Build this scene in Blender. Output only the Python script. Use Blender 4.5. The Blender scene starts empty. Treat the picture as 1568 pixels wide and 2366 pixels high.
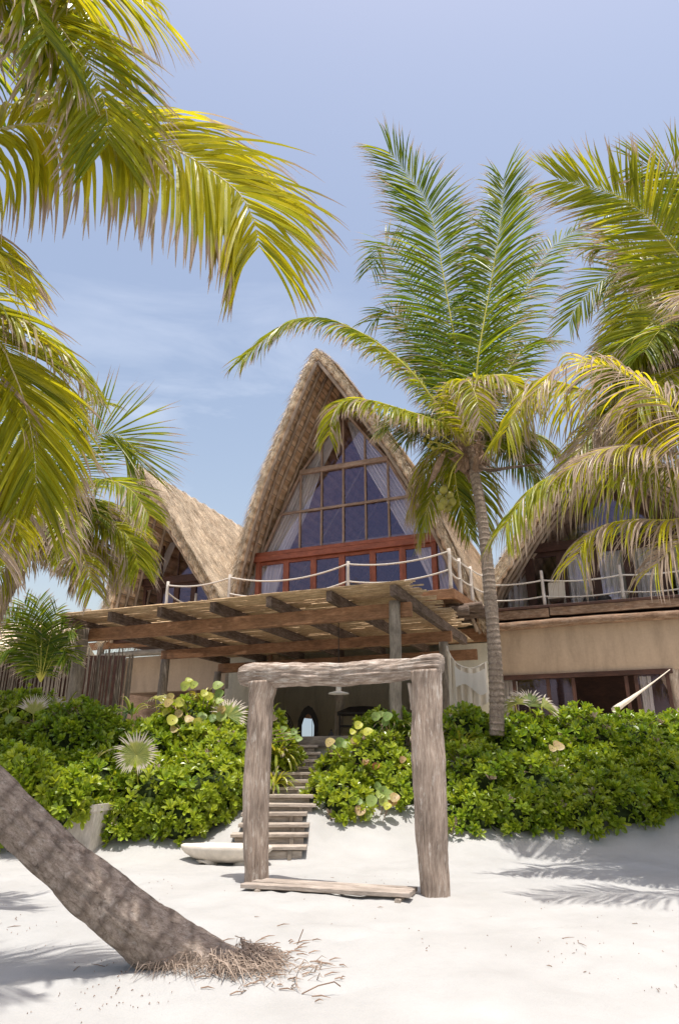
import bpy, math, random
import numpy as np
from mathutils import Vector, noise
R = math.radians
rng = np.random.default_rng(7)
random.seed(7)
scn = bpy.context.scene
COL = scn.collection

# ---------------------------------------------------------------- view geometry (measured off the photograph)
TILT = R(20.1); ST, CT = math.sin(TILT), math.cos(TILT)
EYE = 1.35
CA, SA = math.cos(R(22)), math.sin(R(22))          # the building is turned 22 degrees

def ray(px, py):
    u = (px-784)/1577; v = (1183-py)/1577
    return Vector((u, CT-v*ST, ST+v*CT))
def at(px, py, Y):
    r = ray(px, py); return Vector((0, 0, EYE)) + r*(Y/r.y)
def onz(px, py, z):
    r = ray(px, py); return Vector((0, 0, EYE)) + r*((z-EYE)/r.z)
def W(s, t, z):                                     # building frame -> world
    return Vector((CA*s+SA*t, -SA*s+CA*t, z))
def pxm(Y):                                         # metres per photo unit at depth Y (roughly)
    return Y/1577.0

# ---------------------------------------------------------------- mesh builder
class MB:
    def __init__(s):
        s.v = []; s.a = []; s.q = []; s.t = []; s.n = 0
    def add(s, v, a, quads=None, tris=None):
        v = np.asarray(v, dtype=np.float64).reshape(-1, 3)
        a = np.asarray(a, dtype=np.float64)
        if a.ndim == 1: a = np.tile(a, (len(v), 1))
        s.v.append(v); s.a.append(a)
        if quads is not None and len(quads): s.q.append(np.asarray(quads, dtype=np.int64)+s.n)
        if tris is not None and len(tris): s.t.append(np.asarray(tris, dtype=np.int64)+s.n)
        s.n += len(v)
    def build(s, name, mat, parent=None, smooth=False, loc=None):
        V = np.concatenate(s.v) if s.v else np.zeros((0, 3)); A = np.concatenate(s.a) if s.a else np.zeros((0, 3))
        if parent is not None: off = Vector(parent['_off'])
        elif loc is not None: off = Vector(loc)
        else: off = Vector((0, 0, 0))
        V = V - np.array(off)
        me = bpy.data.meshes.new(name)
        Q = np.concatenate(s.q) if s.q else np.zeros((0, 4), int)
        T = np.concatenate(s.t) if s.t else np.zeros((0, 3), int)
        me.vertices.add(len(V)); me.vertices.foreach_set('co', V.astype(np.float32).ravel())
        nl = Q.size+T.size
        me.loops.add(nl)
        me.loops.foreach_set('vertex_index', np.concatenate([Q.ravel(), T.ravel()]).astype(np.int32))
        npoly = len(Q)+len(T)
        me.polygons.add(npoly)
        st = np.concatenate([np.arange(len(Q))*4, Q.size+np.arange(len(T))*3]).astype(np.int32)
        me.polygons.foreach_set('loop_start', st)
        me.polygons.foreach_set('loop_total', np.concatenate([np.full(len(Q), 4), np.full(len(T), 3)]).astype(np.int32))
        me.polygons.foreach_set('use_smooth', np.full(npoly, smooth))
        me.update(calc_edges=True)
        at_ = me.attributes.new('abc', 'FLOAT_VECTOR', 'POINT')
        at_.data.foreach_set('vector', A.astype(np.float32).ravel())
        me.materials.append(mat)
        me.validate()
        o = bpy.data.objects.new(name, me); COL.objects.link(o)
        if parent is not None: o.parent = parent
        else: o.location = off
        # a sub-part's parent sits at the thing's origin, so the offset is the same
        o['_off'] = tuple(off)
        return o

def basis(d, up=Vector((0, 0, 1))):
    d = d.normalized()
    if abs(d.dot(up)) > .98: up = Vector((0, 1, 0))
    x = d.cross(up).normalized(); y = x.cross(d).normalized()
    return d, x, y
def tube(mb, pts, rad, n=8, rough=0.0, freq=3.0, sq=0.0, caps=True, c=None, fine=0.0, up=None):
    """tapered, slightly irregular round (or squarish) log; rad = number or list"""
    pts = [Vector(p) for p in pts]; m = len(pts)
    if not hasattr(rad, '__len__'): rad = [rad]*m
    if c is None: c = random.random()*10
    V = []; A = []; L = 0; so = random.random()*50
    up0 = up or Vector((0, 0, 1))
    d0 = (pts[-1]-pts[0]).normalized()
    if abs(d0.dot(up0)) > .9: up0 = Vector((0, 1, 0))
    for i, p in enumerate(pts):
        d = (pts[min(i+1, m-1)]-pts[max(i-1, 0)])
        d, x, y = basis(d, up0)
        if i: L += (pts[i]-pts[i-1]).length
        for k in range(n):
            th = 2*math.pi*k/n
            cx, cy = math.cos(th), math.sin(th)
            r = rad[i]
            if sq:
                f = 1/(abs(cx)**4+abs(cy)**4)**.25
                r *= 1*(1-sq)+f*sq
            if rough: r *= 1+rough*noise.noise(Vector((cx*freq*.4+so, cy*freq*.4, L*freq)))
            if fine: r += fine*(noise.noise(Vector((cx*6+so, cy*6, L*2.5)))+.55*noise.noise(Vector((cx*15, cy*15+so, L*3.5)))+.3*noise.noise(Vector((cx*30, cy*30+so, L*7))))
            q = p+x*cx*r+y*cy*r
            V.append(q[:]); A.append((L, abs(((k/n)+.5) % 1-.5)*2*math.pi*rad[i], c))
    Q = [(i*n+k, i*n+(k+1) % n, (i+1)*n+(k+1) % n, (i+1)*n+k) for i in range(m-1) for k in range(n)]
    T = []
    if caps:
        V.append(pts[0][:]); A.append((0, 0, c)); V.append(pts[-1][:]); A.append((L, 0, c))
        b0, b1 = len(V)-2, len(V)-1
        for k in range(n):
            T.append((b0, (k+1) % n, k)); T.append((b1, (m-1)*n+k, (m-1)*n+(k+1) % n))
    mb.add(V, A, Q, T)
def log(mb, p0, p1, r0, r1=None, n=10, seg=10, rough=.12, wob=.02, **kw):
    p0, p1 = Vector(p0), Vector(p1); r1 = r0 if r1 is None else r1
    so = random.random()*100
    pts = []; rr = []
    for i in range(seg+1):
        f = i/seg; p = p0.lerp(p1, f)
        e = math.sin(math.pi*f)
        p = p+Vector((noise.noise(Vector((f*3, so, 0))), noise.noise(Vector((f*3, so, 5))), noise.noise(Vector((f*3, so, 9)))))*wob*2*e
        pts.append(p); rr.append(r0+(r1-r0)*f)
    tube(mb, pts, rr, n=n, rough=rough, **kw)
def beam(mb, p0, p1, w, h, up=Vector((0, 0, 1)), c=None, bev=.006, jit=.0):
    """sawn timber: w across, h along up; bevelled, with grain coordinates"""
    p0, p1 = Vector(p0), Vector(p1)
    d = p1-p0; L = d.length; d, x, y = basis(d, Vector(up))
    if c is None: c = random.random()*10
    seg = max(1, int(L/.6)); V = []; A = []
    b = min(bev, w*.2, h*.2)
    ring = [(-w/2+b, -h/2), (w/2-b, -h/2), (w/2, -h/2+b), (w/2, h/2-b), (w/2-b, h/2), (-w/2+b, h/2), (-w/2, h/2-b), (-w/2, -h/2+b)]
    cc = [0, w, w+b, w+h, w+h+b, w+h+b+w, w+h+w+2*b, w+h+w+h]
    for i in range(seg+1):
        f = i/seg
        j = Vector((0, 0, 0))
        if jit: j = x*random.uniform(-jit, jit)+y*random.uniform(-jit, jit)
        for (a_, b_), ccc in zip(ring, cc):
            q = p0+d*L*f+x*a_+y*b_+j
            V.append(q[:]); A.append((L*f, ccc, c))
    n = 8
    Q = [(i*n+k, i*n+(k+1) % n, (i+1)*n+(k+1) % n, (i+1)*n+k) for i in range(seg) for k in range(n)]
    e = seg*n
    Q += [(0, 3, 2, 1), (0, 7, 4, 3), (7, 6, 5, 4), (e, e+1, e+2, e+3), (e, e+3, e+4, e+7), (e+7, e+4, e+5, e+6)]
    mb.add(V, A, Q)
def quad(mb, a, b, c_, d, A=(0, 0, 0)):
    mb.add([tuple(a), tuple(b), tuple(c_), tuple(d)], [(0, 0, A[2]), ((Vector(b)-Vector(a)).length, 0, A[2]), ((Vector(b)-Vector(a)).length, (Vector(c_)-Vector(b)).length, A[2]), (0, (Vector(d)-Vector(a)).length, A[2])], [(0, 1, 2, 3)])
def slab(mb, s0, s1, t0, t1, z0, z1, c=0):
    """box in the building frame"""
    P = [W(s, t, z)[:] for z in (z0, z1) for t in (t0, t1) for s in (s0, s1)]
    F = [(0, 1, 5, 4), (2, 6, 7, 3), (0, 4, 6, 2), (1, 3, 7, 5), (4, 5, 7, 6), (0, 2, 3, 1)]
    V = []; A = []; Q = []
    for f in F:
        b = len(V)
        for i in f:
            V.append(P[i]); p = Vector(P[i]); A.append((p.x*CA-p.y*SA, p.z+.7*(p.x*SA+p.y*CA), c))
        Q.append((b, b+1, b+2, b+3))
    mb.add(V, A, Q)
def spline(pts, n):
    P = [Vector(p) for p in pts]
    P = [P[0]*2-P[1]]+P+[P[-1]*2-P[-2]]
    out = []; m = len(P)-3
    for i in range(n):
        f = i/(n-1)*m; k = min(int(f), m-1); u = f-k
        a, b, c, d = P[k:k+4]
        out.append(.5*((2*b)+(c-a)*u+(2*a-5*b+4*c-d)*u*u+(-a+3*b-3*c+d)*u*u*u))
    # even spacing
    arr = np.array([q[:] for q in out]); sl = np.concatenate([[0], np.cumsum(np.linalg.norm(np.diff(arr, axis=0), axis=1))])
    tt = np.linspace(0, sl[-1], n)
    return np.stack([np.interp(tt, sl, arr[:, j]) for j in range(3)], axis=1), sl[-1]

# ---------------------------------------------------------------- things, labels
def thing(name, loc, label, cat, group=None):
    o = bpy.data.objects.new(name, None); COL.objects.link(o); o.location = loc
    o.empty_display_size = .2
    o['_off'] = tuple(loc); o['label'] = label; o['category'] = cat
    if group: o['group'] = group
    return o
def tag(o, label, cat, group=None, kind=None):
    o['label'] = label; o['category'] = cat
    if group: o['group'] = group
    if kind: o['kind'] = kind
    return o

# ---------------------------------------------------------------- materials
def newmat(name):
    m = bpy.data.materials.new(name); m.use_nodes = True
    nt = m.node_tree; nt.nodes.clear()
    out = nt.nodes.new('ShaderNodeOutputMaterial')
    return m, nt, out
def N(nt, typ, **kw):
    n = nt.nodes.new(typ)
    for k, v in kw.items():
        if k in ('operation', 'blend_type', 'data_type', 'attribute_name', 'noise_dimensions', 'wave_type', 'bands_direction', 'feature', 'distance', 'sky_type', 'interpolation_type', 'attribute_type', 'clamp'): setattr(n, k, v)
        else: n.inputs[k].default_value = v
    return n
def ramp(nt, fac, stops):
    r = nt.nodes.new('ShaderNodeValToRGB'); cr = r.color_ramp
    while len(cr.elements) < len(stops): cr.elements.new(.5)
    for e, (p, c) in zip(cr.elements, stops):
        e.position = p; e.color = (*c, 1) if len(c) == 3 else c
    nt.links.new(fac, r.inputs['Fac']); return r
def mixc(nt, fac, a, b, blend='MIX'):
    m = nt.nodes.new('ShaderNodeMix'); m.data_type = 'RGBA'; m.blend_type = blend
    for sock, val in ((m.inputs[0], fac), (m.inputs[6], a), (m.inputs[7], b)):
        if hasattr(val, 'links') or isinstance(val, bpy.types.NodeSocket): nt.links.new(val, sock)
        elif isinstance(val, (int, float)): sock.default_value = val
        else: sock.default_value = (*val, 1)
    return m.outputs[2]
def math_(nt, op, a, b=None, clamp=False):
    m = nt.nodes.new('ShaderNodeMath'); m.operation = op; m.use_clamp = clamp
    for i, val in enumerate((a, b)):
        if val is None: continue
        if isinstance(val, bpy.types.NodeSocket): nt.links.new(val, m.inputs[i])
        else: m.inputs[i].default_value = val
    return m.outputs[0]
def attr(nt):
    a = nt.nodes.new('ShaderNodeAttribute'); a.attribute_name = 'abc'
    s = nt.nodes.new('ShaderNodeSeparateXYZ'); nt.links.new(a.outputs['Vector'], s.inputs[0])
    return a.outputs['Vector'], s.outputs[0], s.outputs[1], s.outputs[2]
def noise_n(nt, vec, scale, detail=5, rough=.6, dist=0.0):
    n = nt.nodes.new('ShaderNodeTexNoise'); n.inputs['Scale'].default_value = scale
    n.inputs['Detail'].default_value = detail; n.inputs['Roughness'].default_value = rough
    n.inputs['Distortion'].default_value = dist
    if vec is not None: nt.links.new(vec, n.inputs['Vector'])
    return n.outputs['Fac']
def bump(nt, h, strength, dist=.02):
    b = nt.nodes.new('ShaderNodeBump'); b.inputs['Strength'].default_value = strength; b.inputs['Distance'].default_value = dist
    nt.links.new(h, b.inputs['Height']); return b.outputs['Normal']
def principled(nt, out, col, rough=.8, spec=.3, normal=None):
    p = nt.nodes.new('ShaderNodeBsdfPrincipled')
    if isinstance(col, bpy.types.NodeSocket): nt.links.new(col, p.inputs['Base Color'])
    else: p.inputs['Base Color'].default_value = (*col, 1)
    if isinstance(rough, bpy.types.NodeSocket): nt.links.new(rough, p.inputs['Roughness'])
    else: p.inputs['Roughness'].default_value = rough
    p.inputs['Specular IOR Level'].default_value = spec
    if normal is not None: nt.links.new(normal, p.inputs['Normal'])
    if out is not None: nt.links.new(p.outputs[0], out.inputs['Surface'])
    return p
def geo(nt):
    g = nt.nodes.new('ShaderNodeNewGeometry'); return g.outputs['Position']
def vmul(nt, v, xyz):
    m = nt.nodes.new('ShaderNodeVectorMath'); m.operation = 'MULTIPLY'
    nt.links.new(v, m.inputs[0]); m.inputs[1].default_value = xyz; return m.outputs[0]

def wood(name, dark, mid, light, rough=.85, bumpy=.5, fine=28, blotch=None, spec=.2, bs=1.3, bpos=(.45, .62)):
    m, nt, out = newmat(name)
    v, a, b, c = attr(nt)
    g1 = noise_n(nt, vmul(nt, v, (5.5, fine*1.6, 7.3)), 1.0, 10, .78, .05)
    r = ramp(nt, g1, [(.30, dark), (.5, mid), (.70, light)])
    col = r.outputs[0]
    n2 = noise_n(nt, vmul(nt, v, (1.6, 3.0, 3.1)), bs, 5, .6)
    sh = ramp(nt, n2, [(.3, (.62, .6, .58)), (.7, (1.18, 1.16, 1.14))])
    col = mixc(nt, 1.0, col, sh.outputs[0], 'MULTIPLY')
    if blotch:
        n3 = noise_n(nt, vmul(nt, v, (3.2, 15.0, 5.7)), 1.2, 8, .75, .15)
        k = ramp(nt, n3, [(bpos[0], (0, 0, 0)), (bpos[1], (1, 1, 1))])
        col = mixc(nt, k.outputs[0], col, blotch)
    principled(nt, out, col, rough, spec, bump(nt, g1, bumpy, .012))
    return m

M = {}
M['post'] = wood('weathered_gate_wood', (.16, .12, .095), (.41, .325, .265), (.64, .54, .455), bumpy=1.0, fine=42, blotch=(.62, .55, .48), bpos=(.55, .66))
M['rail'] = wood('bleached_lintel_wood', (.10, .075, .06), (.36, .29, .24), (.72, .65, .58), bumpy=1.2, fine=24, blotch=(.58, .52, .46), bpos=(.52, .62))
M['plank'] = wood('bleached_plank', (.22, .18, .15), (.42, .36, .31), (.6, .53, .47), bumpy=.5, fine=30)
M['stair'] = wood('stair_timber', (.22, .185, .155), (.42, .365, .31), (.6, .53, .46), bumpy=.5, fine=20)
M['greylog'] = wood('grey_log', (.15, .125, .1), (.27, .235, .195), (.4, .355, .3), bumpy=.5, fine=16)
M['beam'] = wood('brown_beam', (.15, .078, .04), (.30, .155, .08), (.44, .26, .15), bumpy=.35, fine=16, spec=.3, rough=.7)
M['rafter'] = wood('aged_rafter', (.06, .042, .03), (.14, .10, .078), (.3, .25, .21), bumpy=.4, fine=16)
M['mahog'] = wood('red_joinery', (.2, .055, .03), (.32, .095, .052), (.42, .145, .08), bumpy=.15, fine=14, spec=.35, rough=.55)
M['darkwood'] = wood('dark_joinery', (.035, .015, .01), (.065, .027, .018), (.1, .045, .03), bumpy=.15, fine=14, spec=.35, rough=.6)
M['mullion'] = wood('bleached_mullion', (.24, .15, .11), (.38, .27, .21), (.52, .41, .34), bumpy=.2, fine=20)
M['pole'] = wood('roof_pole', (.2, .15, .11), (.36, .28, .22), (.5, .41, .33), bumpy=.3, fine=16)
M['fascia'] = wood('weathered_fascia', (.09, .05, .03), (.25, .155, .1), (.42, .31, .22), bumpy=.5, fine=14, blotch=(.33, .25, .19), bpos=(.5, .7))
M['white_post'] = wood('bleached_white_post', (.42, .37, .32), (.58, .53, .48), (.7, .65, .6), bumpy=.3, fine=20)
M['reed'] = wood('reed', (.33, .22, .12), (.52, .37, .22), (.68, .53, .36), bumpy=.1, fine=3)

def mat_simple(name, col, rough=.8, spec=.3, nscale=6, amt=.15, bstr=.2, metal=0):
    m, nt, out = newmat(name)
    n = noise_n(nt, geo(nt), nscale, 6, .6)
    c = ramp(nt, n, [(.3, tuple(x*(1-amt) for x in col)), (.7, tuple(min(1, x*(1+amt)) for x in col))])
    p = principled(nt, out, c.outputs[0], rough, spec, bump(nt, n, bstr, .01))
    p.inputs['Metallic'].default_value = metal
    return m
def mat_plaster(name, col):
    m, nt, out = newmat(name)
    p = geo(nt)
    n = noise_n(nt, vmul(nt, p, (2.2, 2.2, .45)), 1.1, 9, .7, .3)
    n2 = noise_n(nt, vmul(nt, p, (14, 14, 14)), 1, 6, .7)
    c = ramp(nt, n, [(.28, tuple(x*.7 for x in col)), (.5, col), (.75, tuple(min(1, x*1.18) for x in col))])
    c2 = mixc(nt, .25, c.outputs[0], ramp(nt, n2, [(.3, tuple(x*.7 for x in col)), (.7, tuple(min(1, x*1.2) for x in col))]).outputs[0])
    principled(nt, out, c2, .9, .15, bump(nt, n2, .35, .01))
    return m
M['plaster'] = mat_plaster('tan_plaster', (.46, .34, .24))
M['cream'] = mat_plaster('cream_plaster', (.64, .59, .48))
M['rope'] = mat_simple('rope', (.66, .6, .53), .9, .1, 60, .2, .5)
M['dark'] = mat_simple('dark_metal', (.02, .017, .016), .6, .4)
M['white'] = mat_simple('white_enamel', (.75, .72, .66), .5, .4)
M['stone'] = mat_simple('pale_stone', (.66, .59, .5), .8, .2, 7, .16, .5)
M['fibre'] = wood('palm_fibre', (.12, .075, .05), (.27, .18, .125), (.43, .32, .24), bumpy=.8, fine=40)
M['rootf'] = wood('bleached_root_fibre', (.2, .15, .115), (.38, .30, .24), (.58, .49, .41), bumpy=.6, fine=40)
M['coconut'] = mat_simple('green_coconut', (.26, .23, .04), .45, .4, 5, .35, .2)
M['cloth'] = mat_simple('natural_cloth', (.68, .6, .5), .95, .1, 3, .08, .2)
M['red'] = mat_simple('red_petal', (.6, .06, .03), .6, .3)

def mat_curtain():
    m, nt, out = newmat('white_curtain')
    p = principled(nt, None, (.82, .79, .75), .9, .1)
    t = N(nt, 'ShaderNodeBsdfTranslucent'); t.inputs[0].default_value = (.75, .72, .68, 1)
    mx = nt.nodes.new('ShaderNodeMixShader'); mx.inputs[0].default_value = .3
    nt.links.new(p.outputs[0], mx.inputs[1]); nt.links.new(t.outputs[0], mx.inputs[2]); nt.links.new(mx.outputs[0], out.inputs[0]); return m
M['curtain'] = mat_curtain()
def mat_glass(name, tint, refl, tr):
    m, nt, out = newmat(name)
    g = N(nt, 'ShaderNodeBsdfGlossy'); g.inputs['Roughness'].default_value = .03; g.inputs['Color'].default_value = (*refl, 1)
    nn = noise_n(nt, geo(nt), .7, 2, .5); nt.links.new(bump(nt, nn, .15, .05), g.inputs['Normal'])
    tn = N(nt, 'ShaderNodeBsdfTransparent'); tn.inputs[0].default_value = (*tint, 1)
    mx = nt.nodes.new('ShaderNodeMixShader'); mx.inputs[0].default_value = tr
    nt.links.new(tn.outputs[0], mx.inputs[1]); nt.links.new(g.outputs[0], mx.inputs[2]); nt.links.new(mx.outputs[0], out.inputs[0]); return m
M['glass'] = mat_glass('tinted_glass', (.96, .94, .97), (.55, .5, .8), .13)
def mat_mirror():
    m, nt, out = newmat('mirror'); g = N(nt, 'ShaderNodeBsdfGlossy'); g.inputs['Roughness'].default_value = .01
    g.inputs['Color'].default_value = (.55, .62, .72, 1); nt.links.new(g.outputs[0], out.inputs[0]); return m
M['mirror'] = mat_mirror()

def leaf_mat(name, stops, trans_gain, trans=.45, yellow=None, brown=(.34, .24, .17), rough=.35, spec=.5, tipstart=.8, palebrown=(.60, .50, .41)):
    """a = position along leaf, b = random, c = age (0 green .. 1 yellow; above 1 = dry)"""
    m, nt, out = newmat(name)
    v, a, b, c = attr(nt)
    col = ramp(nt, b, stops).outputs[0]
    if yellow:
        col = mixc(nt, math_(nt, 'MULTIPLY', c, 1.0, True), col, yellow)
    n = noise_n(nt, geo(nt), 2.3, 3, .6)
    nf = noise_n(nt, vmul(nt, v, (3, 60, 4)), 1.0, 3, .6)
    vv = ramp(nt, nf, [(.3, (.75, .78, .7)), (.7, (1.2, 1.15, 1.2))]).outputs[0]
    col = mixc(nt, 1.0, col, vv, 'MULTIPLY')
    # dry brown tips: how far they reach depends on the leaf's own number and age
    reach = math_(nt, 'MULTIPLY', math_(nt, 'ADD', math_(nt, 'MULTIPLY', b, .22), math_(nt, 'MULTIPLY', n, .16)), 1.0)
    k = math_(nt, 'SUBTRACT', math_(nt, 'ADD', a, reach), tipstart+.12)
    # wholly dry leaves: c above 1
    k2 = math_(nt, 'MULTIPLY', math_(nt, 'SUBTRACT', c, 1.0), 1.0, True)
    kk = math_(nt, 'MULTIPLY', math_(nt, 'ADD', math_(nt, 'MULTIPLY', k, 9.0, True), math_(nt, 'MULTIPLY', k2, 3.0, True), True), 1.0, True)
    bb = mixc(nt, math_(nt, 'MULTIPLY', nf, 1.0), brown, palebrown)
    col = mixc(nt, kk, col, bb)
    p = principled(nt, None, col, rough, spec)
    t = N(nt, 'ShaderNodeBsdfTranslucent')
    tg_ = mixc(nt, kk, trans_gain, (1.0, .95, .9))
    tc = mixc(nt, 1.0, col, tg_, 'MULTIPLY')
    nt.links.new(tc, t.inputs[0])
    mx = nt.nodes.new('ShaderNodeMixShader'); mx.inputs[0].default_value = trans
    nt.links.new(p.outputs[0], mx.inputs[1]); nt.links.new(t.outputs[0], mx.inputs[2]); nt.links.new(mx.outputs[0], out.inputs[0])
    return m
M['frond'] = leaf_mat('palm_leaf', [(0, (.04, .085, .008)), (.5, (.085, .155, .012)), (1, (.17, .25, .018))], (2.2, 1.9, .8), .45, yellow=(.46, .44, .025), rough=.38, spec=.3)
M['naupaka'] = leaf_mat('naupaka_leaf', [(0, (.07, .14, .012)), (.5, (.19, .30, .02)), (.85, (.34, .44, .03)), (1, (.55, .48, .06))], (2.0, 1.8, .9), .3, yellow=(.34, .4, .04), rough=.3, spec=.55, tipstart=1.3)
M['grape'] = leaf_mat('sea_grape_leaf', [(0, (.16, .26, .08)), (.45, (.3, .38, .1)), (.65, (.5, .5, .07)), (.82, (.45, .34, .17)), (1, (.5, .16, .08))], (1.6, 1.5, 1.1), .35, rough=.45, spec=.35, tipstart=1.6)
M['fan'] = leaf_mat('fan_leaf', [(0, (.12, .2, .05)), (.5, (.22, .3, .07)), (1, (.36, .38, .1))], (1.6, 1.5, 1.0), .3, yellow=(.5, .46, .12), brown=(.6, .5, .4), palebrown=(.74, .67, .58), tipstart=.62)
M['strap'] = leaf_mat('strap_leaf', [(0, (.05, .12, .015)), (.6, (.12, .22, .03)), (1, (.35, .38, .05))], (1.8, 1.6, .9), .35, yellow=(.5, .44, .06), brown=(.5, .38, .2), tipstart=.95)

def mat_thatch(name, dark, mid, light, bands=0):
    m, nt, out = newmat(name)
    v, a, b, c = attr(nt)
    r = ramp(nt, b, [(0, dark), (.45, mid), (1, light)]).outputs[0]
    n = noise_n(nt, geo(nt), 1.5, 8, .75, .5)
    sh = ramp(nt, n, [(.32, (.62, .58, .54)), (.62, (1.2, 1.19, 1.17))]).outputs[0]
    col = mixc(nt, 1.0, r, sh, 'MULTIPLY')
    n2 = noise_n(nt, vmul(nt, geo(nt), (30, 30, 6)), 1, 4, .7)
    col = mixc(nt, 1.0, col, ramp(nt, n2, [(.3, (.75, .73, .7)), (.7, (1.15, 1.15, 1.15))]).outputs[0], 'MULTIPLY')
    principled(nt, out, col, .9, .15, bump(nt, n2, .8, .02))
    return m
M['thatch'] = mat_thatch('thatch_straw', (.36, .26, .17), (.84, .70, .53), (.97, .91, .78))
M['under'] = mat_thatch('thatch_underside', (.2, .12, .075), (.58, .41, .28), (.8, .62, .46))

def mat_trunk(name, dark, mid, light, lich, ringf, bstr=1.0):
    m, nt, out = newmat(name)
    v, a, b, c = attr(nt)
    p = geo(nt)
    n0 = noise_n(nt, vmul(nt, v, (1.2, 2.5, 1)), 2.0, 3, .5)
    ph = math_(nt, 'ADD', math_(nt, 'MULTIPLY', a, ringf), math_(nt, 'MULTIPLY', n0, 1.1))
    w = math_(nt, 'SINE', math_(nt, 'MULTIPLY', ph, 6.283))
    ring = math_(nt, 'POWER', math_(nt, 'ADD', math_(nt, 'MULTIPLY', w, .5), .5), 3.0)
    n1 = noise_n(nt, vmul(nt, v, (15, 26, 5)), 1.0, 10, .85, .1)
    n2 = noise_n(nt, vmul(nt, v, (10, 17, 5)), 1.3, 9, .85, .2)
    col = ramp(nt, n1, [(.34, dark), (.5, mid), (.66, light)]).outputs[0]
    col = mixc(nt, ramp(nt, n2, [(.53, (0, 0, 0)), (.66, (.9, .9, .9))]).outputs[0], col, lich)
    n3 = noise_n(nt, vmul(nt, p, (1, 1, 1)), 9.0, 6, .75, .8)
    col = mixc(nt, ramp(nt, n3, [(.62, (0, 0, 0)), (.68, (.8, .8, .8))]).outputs[0], col, tuple(x*.6 for x in dark))
    cr = math_(nt, 'POWER', math_(nt, 'ADD', math_(nt, 'MULTIPLY', w, .5), .5), 14.0)
    col = mixc(nt, math_(nt, 'MULTIPLY', ring, .35), col, tuple(x*1.1 for x in dark))
    col = mixc(nt, math_(nt, 'MULTIPLY', cr, .22), col, tuple(x*.5 for x in dark))
    hgt = math_(nt, 'SUBTRACT', math_(nt, 'ADD', n1, math_(nt, 'MULTIPLY', n2, .7)), math_(nt, 'MULTIPLY', ring, .6))
    principled(nt, out, col, .9, .2, bump(nt, hgt, bstr, .02))
    return m
M['trunkA'] = mat_trunk('near_palm_bark', (.15, .11, .085), (.50, .395, .32), (.76, .64, .54), (.86, .77, .68), 5.5, 1.4)
M['trunk'] = mat_trunk('palm_bark', (.14, .10, .08), (.29, .225, .175), (.44, .365, .295), (.5, .43, .36), 8.0, .8)
def mat_sand():
    m, nt, out = newmat('coral_sand')
    p = geo(nt)
    n1 = noise_n(nt, p, 1.2, 8, .6); n2 = noise_n(nt, p, 30, 5, .7); n3 = noise_n(nt, p, 160, 3, .7)
    c = ramp(nt, n1, [(.3, (.37, .363, .348)), (.7, (.435, .43, .417))]).outputs[0]
    c = mixc(nt, 1.0, c, ramp(nt, n3, [(.2, (.9, .89, .88)), (.6, (1.03, 1.03, 1.03))]).outputs[0], 'MULTIPLY')
    h = math_(nt, 'ADD', math_(nt, 'MULTIPLY', n2, .8), math_(nt, 'MULTIPLY', n3, .25))
    principled(nt, out, c, .95, .1, bump(nt, h, .5, .02)); return m
M['sand'] = mat_sand()

# ---------------------------------------------------------------- ground
STY = [11.0+.29*i for i in range(13)]; STP = [1957, 1927, 1904, 1878, 1857, 1836, 1819, 1800, 1784, 1770, 1755, 1738, 1722]
STZ = [at(715, p_, y_).z for p_, y_ in zip(STP, STY)]
def sm(x): x = max(0, min(1, x)); return x*x*(3-2*x)
def G(x, y):
    off = 0.0
    z = 1.72*sm((y-11.1-off)/3.6)
    if y > 9: z += .10*sm((y-9)/2)*noise.noise(Vector((x*.7, y*.7, 2)))
    ch = sm((x+2.15)/.5)*sm((.0-x)/.5)*sm((y-10.6)/.5)*sm((15.6-y)/.8)
    if ch > 0: z = z*(1-ch)+ch*(float(np.interp(y+.12, STY, STZ))-.24)
    if y < 20 and abs(x) < 14:
        z += .035*noise.noise(Vector((x*.9, y*.9, 0)))+.03*noise.noise(Vector((x*2.6, y*2.6, 7)))-.055*max(0, noise.noise(Vector((x*4.0, y*4.0, 3)))-.22)+.008*noise.noise(Vector((x*7, y*7, 3)))
        # sand heaped round the palm foot and beside the stairs
        z += .10*math.exp(-(((x+.85)/.55)**2+((y-5.5)/.5)**2))
        z += .12*math.exp(-(((x-.35)/.7)**2+((y-12.0)/.6)**2))
    return z
def ground():
    def axis(lo, hi, st, far):
        core = np.arange(lo, hi, st); g = [st]; 
        ext = []; x = 0; d = st
        while x < far: d *= 1.35; x += d; ext.append(x)
        return np.concatenate([(lo-np.array(ext))[::-1], core, core[-1]+np.array(ext)])
    X = axis(-9, 8, .075, 1500); Y = axis(2.6, 16, .075, 1500)
    V = np.zeros((len(Y), len(X), 3))
    for j, y in enumerate(Y):
        for i, x in enumerate(X): V[j, i] = (x, y, G(x, y))
    nx = len(X); idx = np.arange(len(X)*len(Y)).reshape(len(Y), nx)
    Q = np.stack([idx[:-1, :-1], idx[:-1, 1:], idx[1:, 1:], idx[1:, :-1]], -1).reshape(-1, 4)
    mb = MB(); mb.add(V.reshape(-1, 3), (0, 0, 0), Q)
    o = mb.build('sand_ground', M['sand'], smooth=True)
    o['kind'] = 'structure'; return o
ground()

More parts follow.
